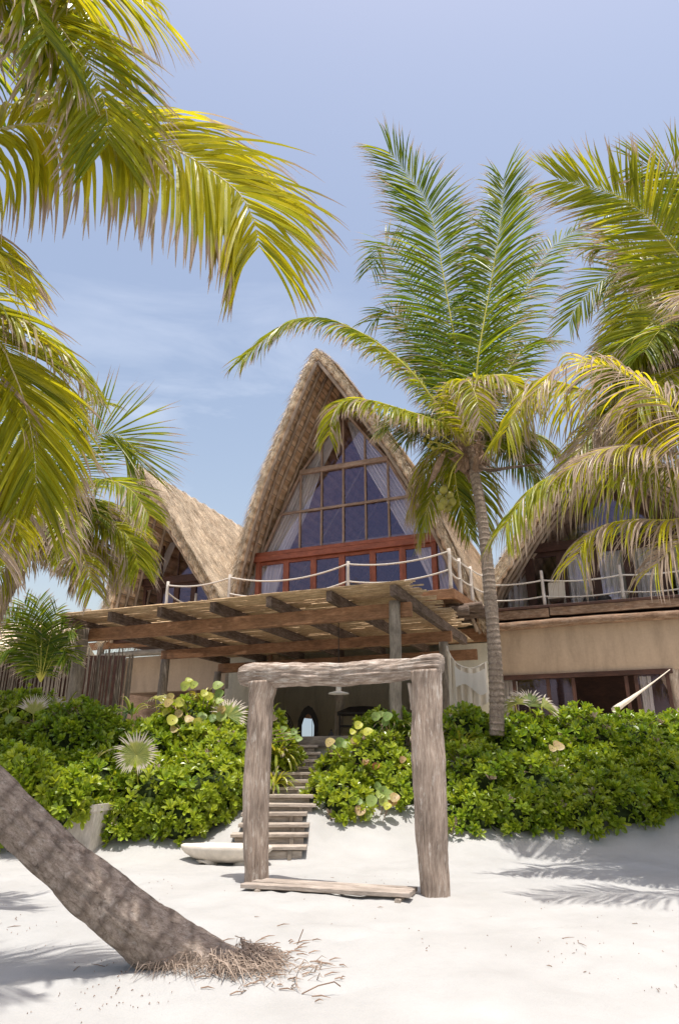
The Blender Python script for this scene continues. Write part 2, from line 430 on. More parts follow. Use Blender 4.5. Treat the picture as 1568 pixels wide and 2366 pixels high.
# ---------------------------------------------------------------- gate of heavy timbers
def outline_post(mb, rows, Y0, n=28, depth=1.0, rough=.05):
    # rows: (py, left px, right px) -> thick irregular post with its own round section
    P = []; Rr = []
    for py, l, r in rows:
        p = at((l+r)/2, py, Y0); k = Y0/ray((l+r)/2, py).y
        P.append(p); Rr.append((r-l)/2*k/1577)
    pts, _ = spline([(p.x, p.y, p.z) for p in P], 90)
    zs = [p.z for p in P]
    rr = np.interp([-q[2] for q in pts], [-z for z in zs], Rr)
    tube(mb, [Vector(q) for q in pts], list(rr), n=88, rough=rough, freq=2.2, sq=.45, fine=.02)
gate = thing('timber_gate', (-.0, 8.65, 0), 'freestanding frame of two thick weathered posts and a bleached log lintel on the sand', 'gate')
mb = MB(); outline_post(mb, [(1575, 573, 640), (1592, 575, 638), (1620, 575, 631), (1700, 572, 626), (1760, 566, 624), (1850, 563, 621), (1940, 564, 619), (2005, 566, 619), (2040, 565, 620), (2060, 565, 620)], 9.12)
mb.build('post', M['post'], gate, True)
mb = MB(); outline_post(mb, [(1550, 946, 1019), (1580, 952, 1018), (1650, 954, 1020), (1700, 950, 1022), (1760, 951, 1028), (1850, 957, 1031), (1930, 962, 1031), (2000, 968, 1033), (2035, 971, 1037), (2065, 974, 1037), (2082, 974, 1036), (2100, 974, 1036)], 8.2)
mb.build('post', M['post'], gate, True)
mb = MB()
P = []; Rr = []
for px, t_, b_ in [(557, 1545, 1578), (566, 1539, 1583), (590, 1535, 1585), (640, 1534, 1586), (700, 1533, 1583), (780, 1534, 1583), (850, 1529, 1579), (900, 1525, 1575), (945, 1521, 1568), (985, 1517, 1560), (1013, 1515, 1556), (1020, 1516, 1555)]:
    Y = 9.16+(8.2-9.16)*(px-590)/(985-590)
    k = Y/ray(px, t_).y; P.append(at(px, (t_+b_)/2, Y)); Rr.append((b_-t_)/2*k/1577)
pts, _ = spline([p[:] for p in P], 110)
rr = np.interp(pts[:, 0], [p.x for p in P], Rr)
tube(mb, [Vector(q) for q in pts], list(rr), n=80, rough=.07, freq=2.5, sq=.4, fine=.024)
mb.build('lintel', M['rail'], gate, True)
mb = MB(); a0 = at(1135*.3785+513, 1583, 9.0); 
log(mb, at(947, 1578, 8.3), at(951, 1640, 8.32), .035, .02, n=8, seg=6); mb.build('brace', M['plank'], gate, True)

bench = thing('plank_bench', (-.05, 8.9, 0), 'low bleached plank seat lying on the sand between the gate posts', 'bench')
A0 = onz(556, 2046, .045); A1 = onz(968, 2074, .05); d = (A1-A0).normalized(); nrm = Vector((-d.y, d.x, 0))
for i, (o_, wd) in enumerate([(.0, .14), (.17, .12), (.32, .12)]):
    mb = MB(); q0 = A0+nrm*(o_+.06)+d*(.05*i); q1 = A1+nrm*(o_+.06)-d*(.10+.02*i)
    beam(mb, q0+Vector((0, 0, 0)), q1+Vector((0, 0, .012)), wd, .045, jit=.004); mb.build('plank', M['plank'], bench)
mb = MB(); q = A1-d*.22+nrm*.12; beam(mb, q-nrm*.17+Vector((0, 0, -.05)), q+nrm*.25+Vector((0, 0, -.05)), .06, .06); mb.build('bearer', M['stair'], bench)
mb = MB(); q = A0+d*.22+nrm*.12; beam(mb, q-nrm*.15+Vector((0, 0, -.06)), q+nrm*.25+Vector((0, 0, -.06)), .06, .07); mb.build('bearer', M['stair'], bench)

# ---------------------------------------------------------------- boat-shaped stone seat
sc_ = onz(500, 1998, 0); sc_.y += .3
st = thing('stone_seat', (sc_.x, sc_.y, 0), 'low boat-shaped pale stone seat left behind the gate', 'seat')
mb = MB(); rings = [(.0, .90, 1.0), (.02, .99, 1.0), (.045, 1.0, 1.0), (.03, .985, .98), (-.02, .93, .92), (-.10, .78, .72), (-.16, .5, .42), (-.175, .0, .0)]
V = []; n = 64; zt = .20; X_ = [( -.07, .0), ]
prof = [(.0, .0), (.0, .86), (.0, .93), (.018, .97), (.01, 1.0), (-.03, .99), (-.08, .9), (-.13, .72), (-.17, .45), (-.18, .0)]
for dz, f in prof:
    for k in range(n):
        th = 2*math.pi*k/n; cx = math.copysign(abs(math.cos(th))**.85, math.cos(th)); sy = math.sin(th)
        V.append((sc_.x+.08+.68*f*cx, sc_.y+.27*f*sy-.12*f*cx, zt+dz*1.15+.008*noise.noise(Vector((cx*3, sy*3, dz*9)))))
Q = [(i*n+k, i*n+(k+1) % n, (i+1)*n+(k+1) % n, (i+1)*n+k) for i in range(len(prof)-1) for k in range(n)]
mb.add(V, (0, 0, 0), Q); mb.build('seat_slab', M['stone'], st, True)
for dx in (-.2, .35):
    mb = MB(); log(mb, (sc_.x+dx, sc_.y, -.05), (sc_.x+dx, sc_.y, .06), .16, .12, n=12, seg=4); mb.build('foot', M['stone'], st, True)

# ---------------------------------------------------------------- stairs
stairs = thing('wooden_stairs', (-.95, 11, 0), 'rustic plank stairs half buried in sand climbing between the hedges', 'stairs')
pys = [1957, 1927, 1904, 1878, 1857, 1836, 1819, 1800, 1784, 1770, 1755, 1738, 1722]
prev = 0
for i, py in enumerate(pys):
    Y = 11.0+.29*i; z = at(715, py, Y).z
    xl, xr = -1.62+.03*i+random.uniform(-.05, .05), -.42+random.uniform(-.04, .05)
    if i < 4: xr -= .07
    mb = MB(); beam(mb, (xl, Y+.14, z-.025), (xr, Y+.15+random.uniform(-.02, .02), z-.025+random.uniform(-.012, .012)), .3, .05, jit=.004); mb.build('tread', M['stair'], stairs)
    mb = MB(); h = max(.08, z-prev-.04); beam(mb, (xl+.06, Y+.07, z-.055-h/2), (xr-.07, Y+.07, z-.055-h/2), .03, h); mb.build('riser', M['stair'], stairs)
    if i % 2 == 0 or i < 4:
        for xx in (xl+.28, xr-.25):
            mb = MB(); beam(mb, (xx, Y+.035, z-.05), (xx, Y+.035, z-.05-h), .06, .045, up=(0, 1, 0)); mb.build('stake', M['greylog'], stairs)
    prev = z
for xx in ():
    mb = MB(); beam(mb, (xx, 10.95, -.05), (xx+.12*(xx < -1), 14.8, 1.6), .05, .2); mb.build('stringer', M['greylog'], stairs)

# ---------------------------------------------------------------- terrace slab
mb = MB(); slab(mb, -13, -3.3, 13.5, 34, 1.3, 1.83); slab(mb, -22, -13, 17.5, 34, 1.2, 1.83); slab(mb, -3.3, 6, 18.5, 34, 1.2, 1.83); o = mb.build('terrace', M['cream']); o['kind'] = 'structure'
edge = thing('terrace_edging', (W(-8, 13.4, 1.8)), 'grey timber edging board at the head of the stairs', 'edging board')
for i in range(3):
    mb = MB(); beam(mb, W(-12.2+2.8*i, 13.44, 1.74), W(-9.43+2.8*i, 13.44, 1.74), .09, .2); mb.build('board', M['greylog'], edge)

# ---------------------------------------------------------------- thatched houses
def thatched_roof(house, cs, prof, tf, tback, inner=.5, nstr=14000, nunder=1, pole_t=(.25, .75, 1.3, 1.9), bundle=.36, rs=1):
    """prof: (half width, z) from ridge down; tf(z): front edge"""
    r = np.random.default_rng(rs)
    W_ = np.array([p[0] for p in prof]); Z_ = np.array([p[1] for p in prof])
    seg = np.hypot(np.diff(W_), np.diff(Z_)); L = np.concatenate([[0], np.cumsum(seg)])
    def pos(l): return np.interp(l, L, W_), np.interp(l, L, Z_)
    def nor(l):
        w0, z0 = pos(l-.2); w1, z1 = pos(l+.2); dw, dz = w1-w0, z1-z0; h = np.hypot(dw, dz)+1e-9
        return -dz/h, dw/h, dw/h, dz/h      # outward normal (w,z), downslope (w,z)
    mb = MB(); mu = MB()
    nl = int(L[-1]/.09); ls = np.linspace(0, L[-1], nl)
    for sd in (-1, 1):
        rowsV = []; 
        for kind in ('out', 'in'):
            V = []; A = []
            for l in ls:
                w, z = pos(l); nw, nz, dw, dz = nor(l)
                ts = np.concatenate([[0, .05, .12], np.linspace(.3, 1, 1)*.3, np.linspace(.6, tback-tf(z), 26)])+tf(z)
                for j, t in enumerate(ts):
                    if kind == 'out':
                        q = .05*noise.noise(Vector((l*2.2, t*1.1, sd*4+cs)))+.03*noise.noise(Vector((l*6, t*4, sd*4+cs)))+.05*((l/.55) % 1)*.5
                        if j == 0: q -= .10
                        if j == 1: q -= .03
                        a_ = (l, .22+.25*noise.noise(Vector((l*3, t*2, 1))), 0)
                    else:
                        ph = (l/bundle) % 1
                        q = -inner*.8-.05+.055*abs(math.sin(math.pi*ph))*-1-.02*noise.noise(Vector((l*5, t*7, 3)))
                        if j == 0: q += .08
                        a_ = (l, .22+.7*abs(math.sin(math.pi*ph))+.2*noise.noise(Vector((l*2, t*5, 1))), 0)
                    ww = max(.0, w+nw*q); zz = z+nz*q
                    if kind == 'in': ww = max(0.0, w+nw*q)
                    V.append(W(cs+sd*ww, t, zz)[:]); A.append(a_)
            nc = len(ts); idx = np.arange(len(V)).reshape(-1, nc)
            Q = np.stack([idx[:-1, :-1], idx[:-1, 1:], idx[1:, 1:], idx[1:, :-1]], -1).reshape(-1, 4)
            (mb if kind == 'out' else mu).add(V, A, Q)
            rowsV.append((np.array(V).reshape(-1, nc, 3), np.array(A).reshape(-1, nc, 3)))
        # front rim between the outer and inner skins, in layered bundles
        o0, i0 = rowsV[0][0][:, 0], rowsV[1][0][:, 0]; V = []; A = []
        steps = 5
        for j in range(len(ls)):
            for q in range(steps):
                f = q/(steps-1); p = o0[j]*(1-f)+i0[j]*f
                bul = .05*math.sin(math.pi*f)*(.5+.5*abs(math.sin(math.pi*ls[j]/bundle)))
                p = p-np.array([SA, CA, 0])*bul
                V.append(p); A.append((ls[j], .08+.5*abs(math.sin(math.pi*ls[j]/bundle))+.15*noise.noise(Vector((ls[j]*9, f*9, 0))), 0))
        idx = np.arange(len(V)).reshape(-1, steps)
        mb.add(V, A, np.stack([idx[:-1, :-1], idx[:-1, 1:], idx[1:, 1:], idx[1:, :-1]], -1).reshape(-1, 4))
    # straw strands lying down the slopes
    for sd in (-1, 1):
        n = nstr if sd == 1 else nstr//3
        l = r.random(n)*L[-1]; w, z = pos(l); nw, nz, dw, dz = nor(l)
        tfv = np.array([tf(q) for q in z]); t = tfv+(tback-tfv)*r.random(n)**1.25
        ln = r.uniform(.25, .75, n); wd = r.uniform(.006, .015, n)
        lift = r.uniform(.02, .10, n); sw = r.normal(0, .16, n)
        base = np.stack([cs+sd*(w+nw*.03), t, z+nz*.03], 1)
        tip = base+np.stack([sd*(dw*ln+nw*lift), sw*ln, dz*ln+nz*lift], 1)
        side = np.stack([0*wd, wd, 0*wd], 1)
        P = np.concatenate([base-side, base+side, tip], 0)
        Pw = np.stack([CA*P[:, 0]+SA*P[:, 1], -SA*P[:, 0]+CA*P[:, 1], P[:, 2]], 1)
        rr = np.clip(r.normal(.52, .42, n), 0, 1); A = np.stack([np.zeros(3*n), np.tile(rr, 3), np.zeros(3*n)], 1)
        i = np.arange(n); mb.add(Pw, A, None, np.stack([i, i+n, i+2*n], 1))
    # frayed ends along the front rim
    n = 3500
    for sd in (-1, 1):
        l = r.random(n)*L[-1]; w, z = pos(l); nw, nz, dw, dz = nor(l); tfv = np.array([tf(q) for q in z])
        dep = -r.uniform(0, inner*.85, n); ln = r.uniform(.08, .26, n); wd = r.uniform(.007, .016, n)
        base = np.stack([cs+sd*np.maximum(.0, w+nw*dep), tfv+.02, z+nz*dep], 1)
        tip = base+np.stack([sd*(dw*ln*.8)+r.normal(0, .03, n), -ln*r.uniform(.1, .6, n), dz*ln*.9], 1)
        side = np.stack([wd*nw*sd, 0*wd, wd*nz], 1)
        P = np.concatenate([base-side, base+side, tip], 0)
        Pw = np.stack([CA*P[:, 0]+SA*P[:, 1], -SA*P[:, 0]+CA*P[:, 1], P[:, 2]], 1)
        rr = np.clip(r.normal(.42, .38, n), 0, 1); A = np.stack([np.zeros(3*n), np.tile(rr, 3), np.zeros(3*n)], 1)
        i = np.arange(n); mb.add(Pw, A, None, np.stack([i, i+n, i+2*n], 1))
    # ridge tufts
    n = 1500; t = tf(Z_[0])+(tback-tf(Z_[0]))*r.random(n); sgn = r.choice([-1, 1], n)
    base = np.stack([cs+0*t, t, Z_[0]+.02+.05*np.sin(t*9)], 1); ln = r.uniform(.15, .5, n)
    tip = base+np.stack([sgn*ln*.55, r.normal(0, .06, n), -ln*.75+.08], 1); side = np.stack([0*ln, 0*ln+.012, 0*ln], 1)
    P = np.concatenate([base-side, base+side, tip], 0); Pw = np.stack([CA*P[:, 0]+SA*P[:, 1], -SA*P[:, 0]+CA*P[:, 1], P[:, 2]], 1)
    rr = np.clip(r.normal(.5, .25, n), 0, 1); i = np.arange(n)
    mb.add(Pw, np.stack([np.zeros(3*n), np.tile(rr, 3), np.zeros(3*n)], 1), None, np.stack([i, i+n, i+2*n], 1))
    roof = mb.build('roof', M['thatch'], house, False)
    mu.build('thatch_lining', M['under'], roof, False)
    # rafters that follow the rake, and cross battens, under the overhang
    for sd in (-1, 1):
        for off in pole_t:
            pts = []
            for l in np.linspace(.35, L[-1], 16):
                w, z = pos(l); nw, nz, _, _ = nor(l); q = -inner*.8-.16
                pts.append(W(cs+sd*max(.02, w+nw*q), tf(z)+off, z+nz*q))
            m2 = MB(); tube(m2, pts, [.058+.012*math.sin(k*2.1+off*9) for k in range(16)], n=8, rough=.15); m2.build('rafter', M['pole'], roof, True)
        m2 = MB()
        for l in np.arange(.6, L[-1], bundle):
            w, z = pos(l); nw, nz, _, _ = nor(l); q = -inner*.8-.085
            ww = w+nw*q
            if ww < .05: continue
            a_ = W(cs+sd*ww, tf(z)+.06, z+nz*q); b_ = W(cs+sd*ww, tf(z)+max(pole_t)+.6, z+nz*q)
            tube(m2, [a_, a_.lerp(b_, .5)+Vector((0, 0, .01)), b_], .024, n=5)
        m2.build('battens', M['pole'], roof, True)
    return roof
def pane_wall(house, pts, t, zr, name='wall'): pass

def panel_frame(mb, s0, s1, z0, z1, t, w=.09, dpt=.06):
    beam(mb, W(s0, t, z0), W(s0, t, z1), w, dpt, up=W(0, 1, 0)); beam(mb, W(s1, t, z0), W(s1, t, z1), w, dpt, up=W(0, 1, 0))
    beam(mb, W(s0+w/2, t, z1-w/2), W(s1-w/2, t, z1-w/2), dpt*.9, w*.98); beam(mb, W(s0+w/2, t, z0+w/2), W(s1-w/2, t, z0+w/2), dpt*.9, w*.98)
def poly_pane(mb, P, t):
    V = [W(s, t, z)[:] for s, z in P]; c = np.mean(V, axis=0)
    n = len(V); mb.add(V+[tuple(c)], (0, 0, 0), None, [(i, (i+1) % n, n) for i in range(n)])
def curtain(house, rows, t, name='curtain', amp=.05, n=26, fold=7):
    """rows: (z, s_left, s_right)"""
    mb = MB(); V = []; A = []
    ph = random.random()*6
    zz = np.array([r_[0] for r_ in rows]); aa = np.array([r_[1] for r_ in rows]); bb = np.array([r_[2] for r_ in rows])
    Z = np.linspace(zz[0], zz[-1], 26)
    for z in Z:
        a_ = np.interp(-z, -zz, aa); b_ = np.interp(-z, -zz, bb)
        for k in range(n*3):
            f = k/(n*3-1); s = a_+(b_-a_)*f
            tt = t+amp*math.sin(f*fold*6.28+ph+.4*math.sin(z*1.3))+.025*math.sin(f*fold*14.7+z)
            V.append(W(s, tt, z)[:]); A.append((z, f, 0))
    nc = n*3; idx = np.arange(len(V)).reshape(-1, nc)
    mb.add(V, A, np.stack([idx[:-1, :-1], idx[:-1, 1:], idx[1:, 1:], idx[1:, :-1]], -1).reshape(-1, 4))
    return mb.build(name, M['curtain'], house, True)

FZ = 5.75; CSM = -8.06
MP = [(0, 14.4), (.52, 13.8), (.98, 13.1), (1.52, 12.2), (2.0, 11.4), (2.42, 10.7), (2.92, 9.7), (3.32, 8.8), (3.68, 7.9), (4.1, 6.7), (4.45, 5.6), (4.6, 5.1)]
main = thing('thatched_house', W(CSM, 20, 1.83), 'tall steep thatched gable with a glazed triangular front, in the middle', 'house', 'thatched beach houses')
tfm = lambda z: 17.9+max(0, (14.4-z))*.266
thatched_roof(main, CSM, MP, tfm, 33, inner=.25, nstr=34000, pole_t=(.02, .42, .9, 1.5, 2.2), rs=3)
TG = 20.3
def gw(z): return np.interp(-z, [-13.2, -12.04, -11.05, -9.58, -8.24, -6.6, -5.7], [.05, .85, 1.6, 2.36, 2.98, 3.7, 4.0])
# glass triangle above the lintel
win = MB(); zs = [8.2, 9.58, 11.05, 12.2, 13.1]
P = [(CSM-gw(z), z) for z in zs]+[(CSM+gw(z), z) for z in zs[::-1]]
frame = MB()
for z, h, w_ in [(11.05, .17, .12), (9.57, .085, .07)]:
    beam(frame, W(CSM-gw(z)-.05, TG-.02, z), W(CSM+gw(z)+.05, TG-.02, z), w_, h)
for s in (-9.68, -8.87, -8.06, -7.25, -6.44):
    ztop = 13.0 if abs(s-CSM) < .1 else float(np.interp(abs(s-CSM), [.05, .85, 1.6, 2.36], [13.2, 12.04, 11.05, 9.9]))
    beam(frame, W(s, TG, 8.2), W(s, TG, ztop), .065, .06, up=W(0, 1, 0))
for sd in (-1, 1):
    for a_, b_ in zip(zs[:-1], zs[1:]):
        beam(frame, W(CSM+sd*gw(a_), TG+.01, a_), W(CSM+sd*gw(b_), TG+.01, b_), .09, .1, up=W(0, 1, 0))
fr = frame.build('gable_window', M['mullion'], main)
poly_pane(win, P, TG+.03); win.build('glass', M['glass'], fr)
lint = MB(); beam(lint, W(-11.38, TG-.08, 8.13), W(-4.82, TG-.08, 8.13), .16, .13); beam(lint, W(-11.38, TG-.05, 7.97), W(-4.82, TG-.05, 7.97), .2, .19)
lint.build('lintel', M['mahog'], main)
ds = [-11.22, -10.16, -9.14, -8.11, -7.03, -6.02, -4.97]
for i in range(6):
    fm = MB(); panel_frame(fm, ds[i]+.05, ds[i+1]-.05, FZ, 7.87, TG, .11, .08); fo = fm.build('sliding_door', M['mahog'], main)
    g = MB(); poly_pane(g, [(ds[i]+.1, FZ+.1), (ds[i]+.1, 7.8), (ds[i+1]-.1, 7.8), (ds[i+1]-.1, FZ+.1)], TG+.01); g.build('glass', M['glass'], fo)
for i in (0, 6):
    fm = MB(); beam(fm, W(ds[i], TG-.03, FZ), W(ds[i], TG-.03, 7.87), .16, .14, up=W(0, 1, 0)); fm.build('door_post', M['mahog'], main)
for sd in (-1, 1):
    g = MB(); e = -11.3 if sd < 0 else -4.88
    poly_pane(g, [(e, FZ), (e, 8.0), (CSM+sd*gw(8.0), 8.0), (CSM+sd*gw(FZ), FZ)], TG+.02); g.build('side_glass', M['glass'], main)
curtain(main, [(12.5, -8.75, -8.2), (11.05, -9.75, -8.95), (9.58, -10.45, -9.45), (8.6, -10.95, -9.95), (8.2, -11.15, -10.15)], TG+.16)
curtain(main, [(12.8, -7.95, -7.7), (12.0, -7.75, -7.1), (11.05, -7.35, -6.45), (9.6, -6.6, -5.7), (8.9, -6.25, -5.35), (8.2, -5.9, -5.0)], TG+.16)
curtain(main, [(7.85, -11.2, -10.25), (6.8, -11.2, -10.6), (5.8, -11.3, -10.8)], TG+.16, fold=5)
curtain(main, [(7.85, -5.7, -4.7), (6.8, -5.25, -4.6), (5.8, -5.0, -4.4)], TG+.16, fold=5)
curtain(main, [(7.9, -11.8, -11.35), (5.8, -12.0, -11.4)], TG+.2, fold=3)
# upper room
rm = MB(); slab(rm, CSM-4.6, CSM+4.6, 20.25, 32.8, 5.45, 5.72); rm.build('upper_floor', M['beam'], main)
rm = MB(); poly_pane(rm, [(CSM-w_, z_) for w_, z_ in MP[::-1]]+[(CSM+w_, z_) for w_, z_ in MP[1:]], 32.7); rm.build('back_wall', M['darkwood'], main)
rm = MB()
for k in range(4):
    for sd in (-1, 1):
        log(rm, W(CSM+sd*3.0, 22.5+k*2.6, 7.2), W(CSM-sd*.6, 22.5+k*2.6, 13.0), .06, .05)
log(rm, W(CSM-2.9, 22.2, 8.9), W(CSM+2.9, 22.2, 8.9), .07); log(rm, W(CSM-2.9, 25.2, 8.9), W(CSM+2.9, 25.2, 8.9), .07)
rm.build('inner_frame', M['pole'], main, True)
# balcony deck of the main house
bk = MB()
for i in range(9): beam(bk, W(-11.9, 17.95+.29*i, FZ-.03), W(-3.9, 17.95+.29*i, FZ-.03), .27, .05)
bk.build('balcony_deck', M['fascia'], main)
bk = MB(); beam(bk, W(-11.9, 17.8, FZ-.16), W(-3.95, 17.8, FZ-.16), .08, .26); beam(bk, W(-3.9, 17.78, FZ-.16), W(-3.62, 21.0, FZ-.16), .1, .26); bk.build('balcony_edge', M['beam'], main)
bk = MB(); log(bk, W(-12.4, 18.2, 5.25), W(-3.6, 18.2, 5.2), .13); 
for k in range(6): log(bk, W(-4.3, 18.6+.5*k, 5.42), W(-3.3, 18.6+.5*k, 5.4), .09)
bk.build('balcony_joists', M['rafter'], main, True)

# ground floor of the main house: an open room behind the pergola
gf = MB()
slab(gf, -12.6, -3.6, 25.5, 25.7, 1.83, 5.4)                        # back wall
slab(gf, -12.75, -12.6, 21, 25.7, 1.83, 5.4); slab(gf, -3.6, -3.45, 21.2, 25.7, 1.83, 5.4)
slab(gf, -12.6, -11.6, 21.0, 21.2, 1.83, 5.2)
slab(gf, -5.0, -3.62, 21.0, 21.2, 1.83, 4.75)
gf.build('ground_floor_wall', M['cream'], main)
gf = MB(); slab(gf, -12.7, -3.5, 20.6, 25.8, 5.28, 5.42); gf.build('ground_floor_ceiling', M['cream'], main)
gf = MB(); beam(gf, W(-12.6, 20.9, 4.98), W(-3.4, 20.9, 4.98), .2, .4)
for s in (-11.4, -11.0): beam(gf, W(s, 20.95, 1.83), W(s, 20.95, 4.78), .12, .12, up=W(0, 1, 0))
gf.build('ground_floor_beam', M['beam'], main)
gf = MB(); slab(gf, -6.9, -4.9, 25.30, 25.5, 3.1, 3.42); gf.build('wall_shelf', M['darkwood'], main)

# ---- left house
CSL = -14.66
LP = [(0, 11.05), (.4, 10.4), (.85, 9.6), (1.3, 8.75), (1.75, 7.9), (2.15, 7.15), (2.5, 6.45), (2.75, 5.85), (2.85, 5.6)]
left = thing('thatched_house', W(CSL, 20, 1.83), 'smaller thatched gable on the left, its lower half behind palm fronds', 'house', 'thatched beach houses')
tfl = lambda z: 17.6+max(0, 11.05-z)*.43
thatched_roof(left, CSL, LP, tfl, 30, inner=.32, nstr=48000, pole_t=(.2, .65, 1.15, 1.8), bundle=.34, rs=4)
def simple_front(h, cs, tg, zl, s0, s1, apex, mat, ndoor):
    f = MB(); beam(f, W(s0, tg-.06, zl), W(s1, tg-.06, zl), .16, .28); f.build('lintel', M[mat], h)
    f = MB()
    for k in range(1, 4):
        s = s0+(s1-s0)*k/4; beam(f, W(s, tg, zl+.1), W(s, tg, zl+(apex-zl)*(1-abs(2*k/4-1))*.85+.3), .06, .06, up=W(0, 1, 0))
    fo = f.build('gable_window', M[mat], h)
    g = MB(); poly_pane(g, [(s0, zl), (cs, apex), (s1, zl)], tg+.04); g.build('glass', M['glass'], fo)
    w_ = (s1-s0)/ndoor
    for k in range(ndoor):
        fm = MB(); panel_frame(fm, s0+k*w_+.07, s0+(k+1)*w_-.03, FZ, zl-.14, tg, .12, .08); fo = fm.build('door', M[mat], h)
        g = MB(); poly_pane(g, [(s0+k*w_+.1, FZ+.1), (s0+k*w_+.1, zl-.2), (s0+(k+1)*w_-.1, zl-.2), (s0+(k+1)*w_-.1, FZ+.1)], tg+.01); g.build('glass', M['glass'], fo)
simple_front(left, CSL, 20.4, 7.62, -16.1, -13.2, 10.2, 'darkwood', 4)
curtain(left, [(9.2, -15.3, -15.0), (7.8, -16.0, -15.55)], 20.65, fold=3)
lf = MB(); slab(lf, -17.2, -12.2, 20.3, 29.6, 5.45, 5.72); lf.build('upper_floor', M['darkwood'], left)
lf = MB(); poly_pane(lf, [(CSL-w_, z_) for w_, z_ in LP[::-1]]+[(CSL+w_, z_) for w_, z_ in LP[1:]], 29.7); lf.build('back_wall', M['darkwood'], left)
lf = MB(); slab(lf, -17.1, -12.62, 21.0, 21.2, 3.72, 5.0); lf.build('wall', M['plaster'], left)
lf = MB(); slab(lf, -21.5, -12.76, 23.5, 23.7, 1.2, 5.3); slab(lf, -17.3, -12.76, 21.21, 23.5, 3.74, 3.9); lf.build('recessed_wall', M['fibre'], left)
lf = MB(); beam(lf, W(-19.2, 20.5, 5.42), W(-12.4, 20.5, 5.42), .1, .28); beam(lf, W(-19.2, 20.55, 5.72), W(-12.4, 20.55, 5.72), .5, .05); lf.build('balcony_edge', M['beam'], left)
lf = MB(); log(lf, W(-19.3, 20.3, 4.95), W(-12.6, 20.4, 5.05), .12, .1, wob=.04); lf.build('wall_log', M['greylog'], left, True)
lf = MB(); log(lf, W(-17.2, 20.7, 1.8), W(-17.15, 20.7, 4.9), .12); log(lf, W(-18.9, 20.6, 1.8), W(-18.8, 20.6, 6.9), .15, .12); log(lf, W(-17.9, 20.4, 1.8), W(-17.85, 20.5, 5.7), .16, .13); log(lf, W(-18.4, 20, 4.4), W(-17.2, 20.6, 4.4), .08)
lf.build('support_posts', M['greylog'], left, True)

# ---- right house
CSR = .35
RP = [(0, 10.9), (.75, 10.3), (1.5, 9.6), (2.2, 8.9), (2.85, 8.1), (3.45, 7.3), (3.95, 6.7), (4.25, 6.1), (4.4, 5.7)]
right = thing('thatched_house', W(CSR, 22, 1.83), 'right-hand house with tan wall below its balcony, thatch hidden by brown-tipped fronds', 'house', 'thatched beach houses')
tfr = lambda z: 20.0+max(0, 11.6-z)*.25
thatched_roof(right, CSR, RP, tfr, 31, inner=.4, nstr=9000, pole_t=(.15, .6, 1.1, 1.6), bundle=.34, rs=5)
f = MB(); beam(f, W(-2.95, 22.42, 7.95), W(3.9, 22.42, 7.95), .14, .3); f.build('lintel', M['darkwood'], right)
dr = [-3.3, -2.35, -1.35, -.35, .65, 1.65, 2.65, 3.6]
for k in range(7):
    fm = MB(); panel_frame(fm, dr[k]+.07, dr[k+1]-.07, FZ, 7.8, 22.5, .15, .1); fo = fm.build('door', M['darkwood'], right)
    g = MB(); poly_pane(g, [(dr[k]+.1, FZ+.1), (dr[k]+.1, 7.7), (dr[k+1]-.1, 7.7), (dr[k+1]-.1, FZ+.1)], 22.52); g.build('glass', M['glass'], fo)
g = MB(); poly_pane(g, [(-2.6, 8.1), (CSR, 10.2), (3.3, 8.1)], 22.5); g.build('gable_glass', M['glass'], right)
for a_, b_ in ((-3.25, -2.4), (-1.2, -.4), (-.3, .6), (.8, 1.65), (1.9, 2.6), (2.7, 3.5)):
    curtain(right, [(7.85, a_, b_), (6.6, a_, b_-.05), (5.8, a_, b_-.15)], 22.65, fold=4)
f = MB(); slab(f, -3.8, 4.6, 20.9, 30.5, 5.45, 5.7); f.build('upper_floor', M['darkwood'], right)
f = MB(); poly_pane(f, [(CSR-w_, z_) for w_, z_ in RP[::-1]]+[(CSR+w_, z_) for w_, z_ in RP[1:]], 30.7); f.build('gable_back', M['darkwood'], right)
f = MB(); beam(f, W(-3.6, 20.83, 5.68), W(4.6, 20.83, 5.68), .14, .08); f.build('deck_edge', M['darkwood'], right)
f = MB(); beam(f, W(-3.6, 20.85, 5.5), W(-1.75, 20.85, 5.5), .1, .26, jit=.008); beam(f, W(-1.72, 20.84, 5.52), W(4.6, 20.84, 5.52), .1, .24, jit=.01); f.build('fascia_board', M['fascia'], right)
f = MB(); log(f, W(-3.7, 20.85, 5.16), W(4.6, 20.85, 5.22), .13, .12, n=14, seg=24, wob=.03); f.build('fascia_log', M['fascia'], right, True)
f = MB(); slab(f, -3.44, 4.6, 21.0, 21.2, 3.74, 5.2); f.build('wall', M['plaster'], right)
f = MB(); beam(f, W(-3.44, 20.98, 3.68), W(1.3, 20.98, 3.68), .12, .13)
for s in (-2.95, -2.0, -1.3, .1, .35, 1.15): beam(f, W(s, 21.0, 1.83), W(s, 21.0, 3.6), .1, .1, up=W(0, 1, 0))
f.build('ground_floor_frame', M['darkwood'], right)
for a_, b_ in ((-3.4, -2.95), (-2.95, -2.0), (-2.0, -1.3), (.35, 1.15)): g = MB(); poly_pane(g, [(a_, 1.85), (a_, 3.62), (b_, 3.62), (b_, 1.85)], 21.03); g.build('window_glass', M['glass'], right)
f = MB(); slab(f, -3.44, 4.6, 24.8, 25.0, 1.83, 5.4); slab(f, -3.44, 4.6, 21.3, 25, 4.2, 4.3); f.build('back_wall', M['darkwood'], right)
curtain(right, [(3.6, -3.3, -2.9), (1.9, -3.3, -2.95)], 21.3, fold=3); curtain(right, [(3.6, .45, .75), (1.9, .45, .7)], 21.3, fold=2)
f = MB(); P = [at(1566, 1440, 19.2), at(1552, 1500, 19.2), at(1546, 1555, 19.2), at(1556, 1600, 19.2), at(1566, 1640, 19.2), at(1570, 1690, 19.2)]
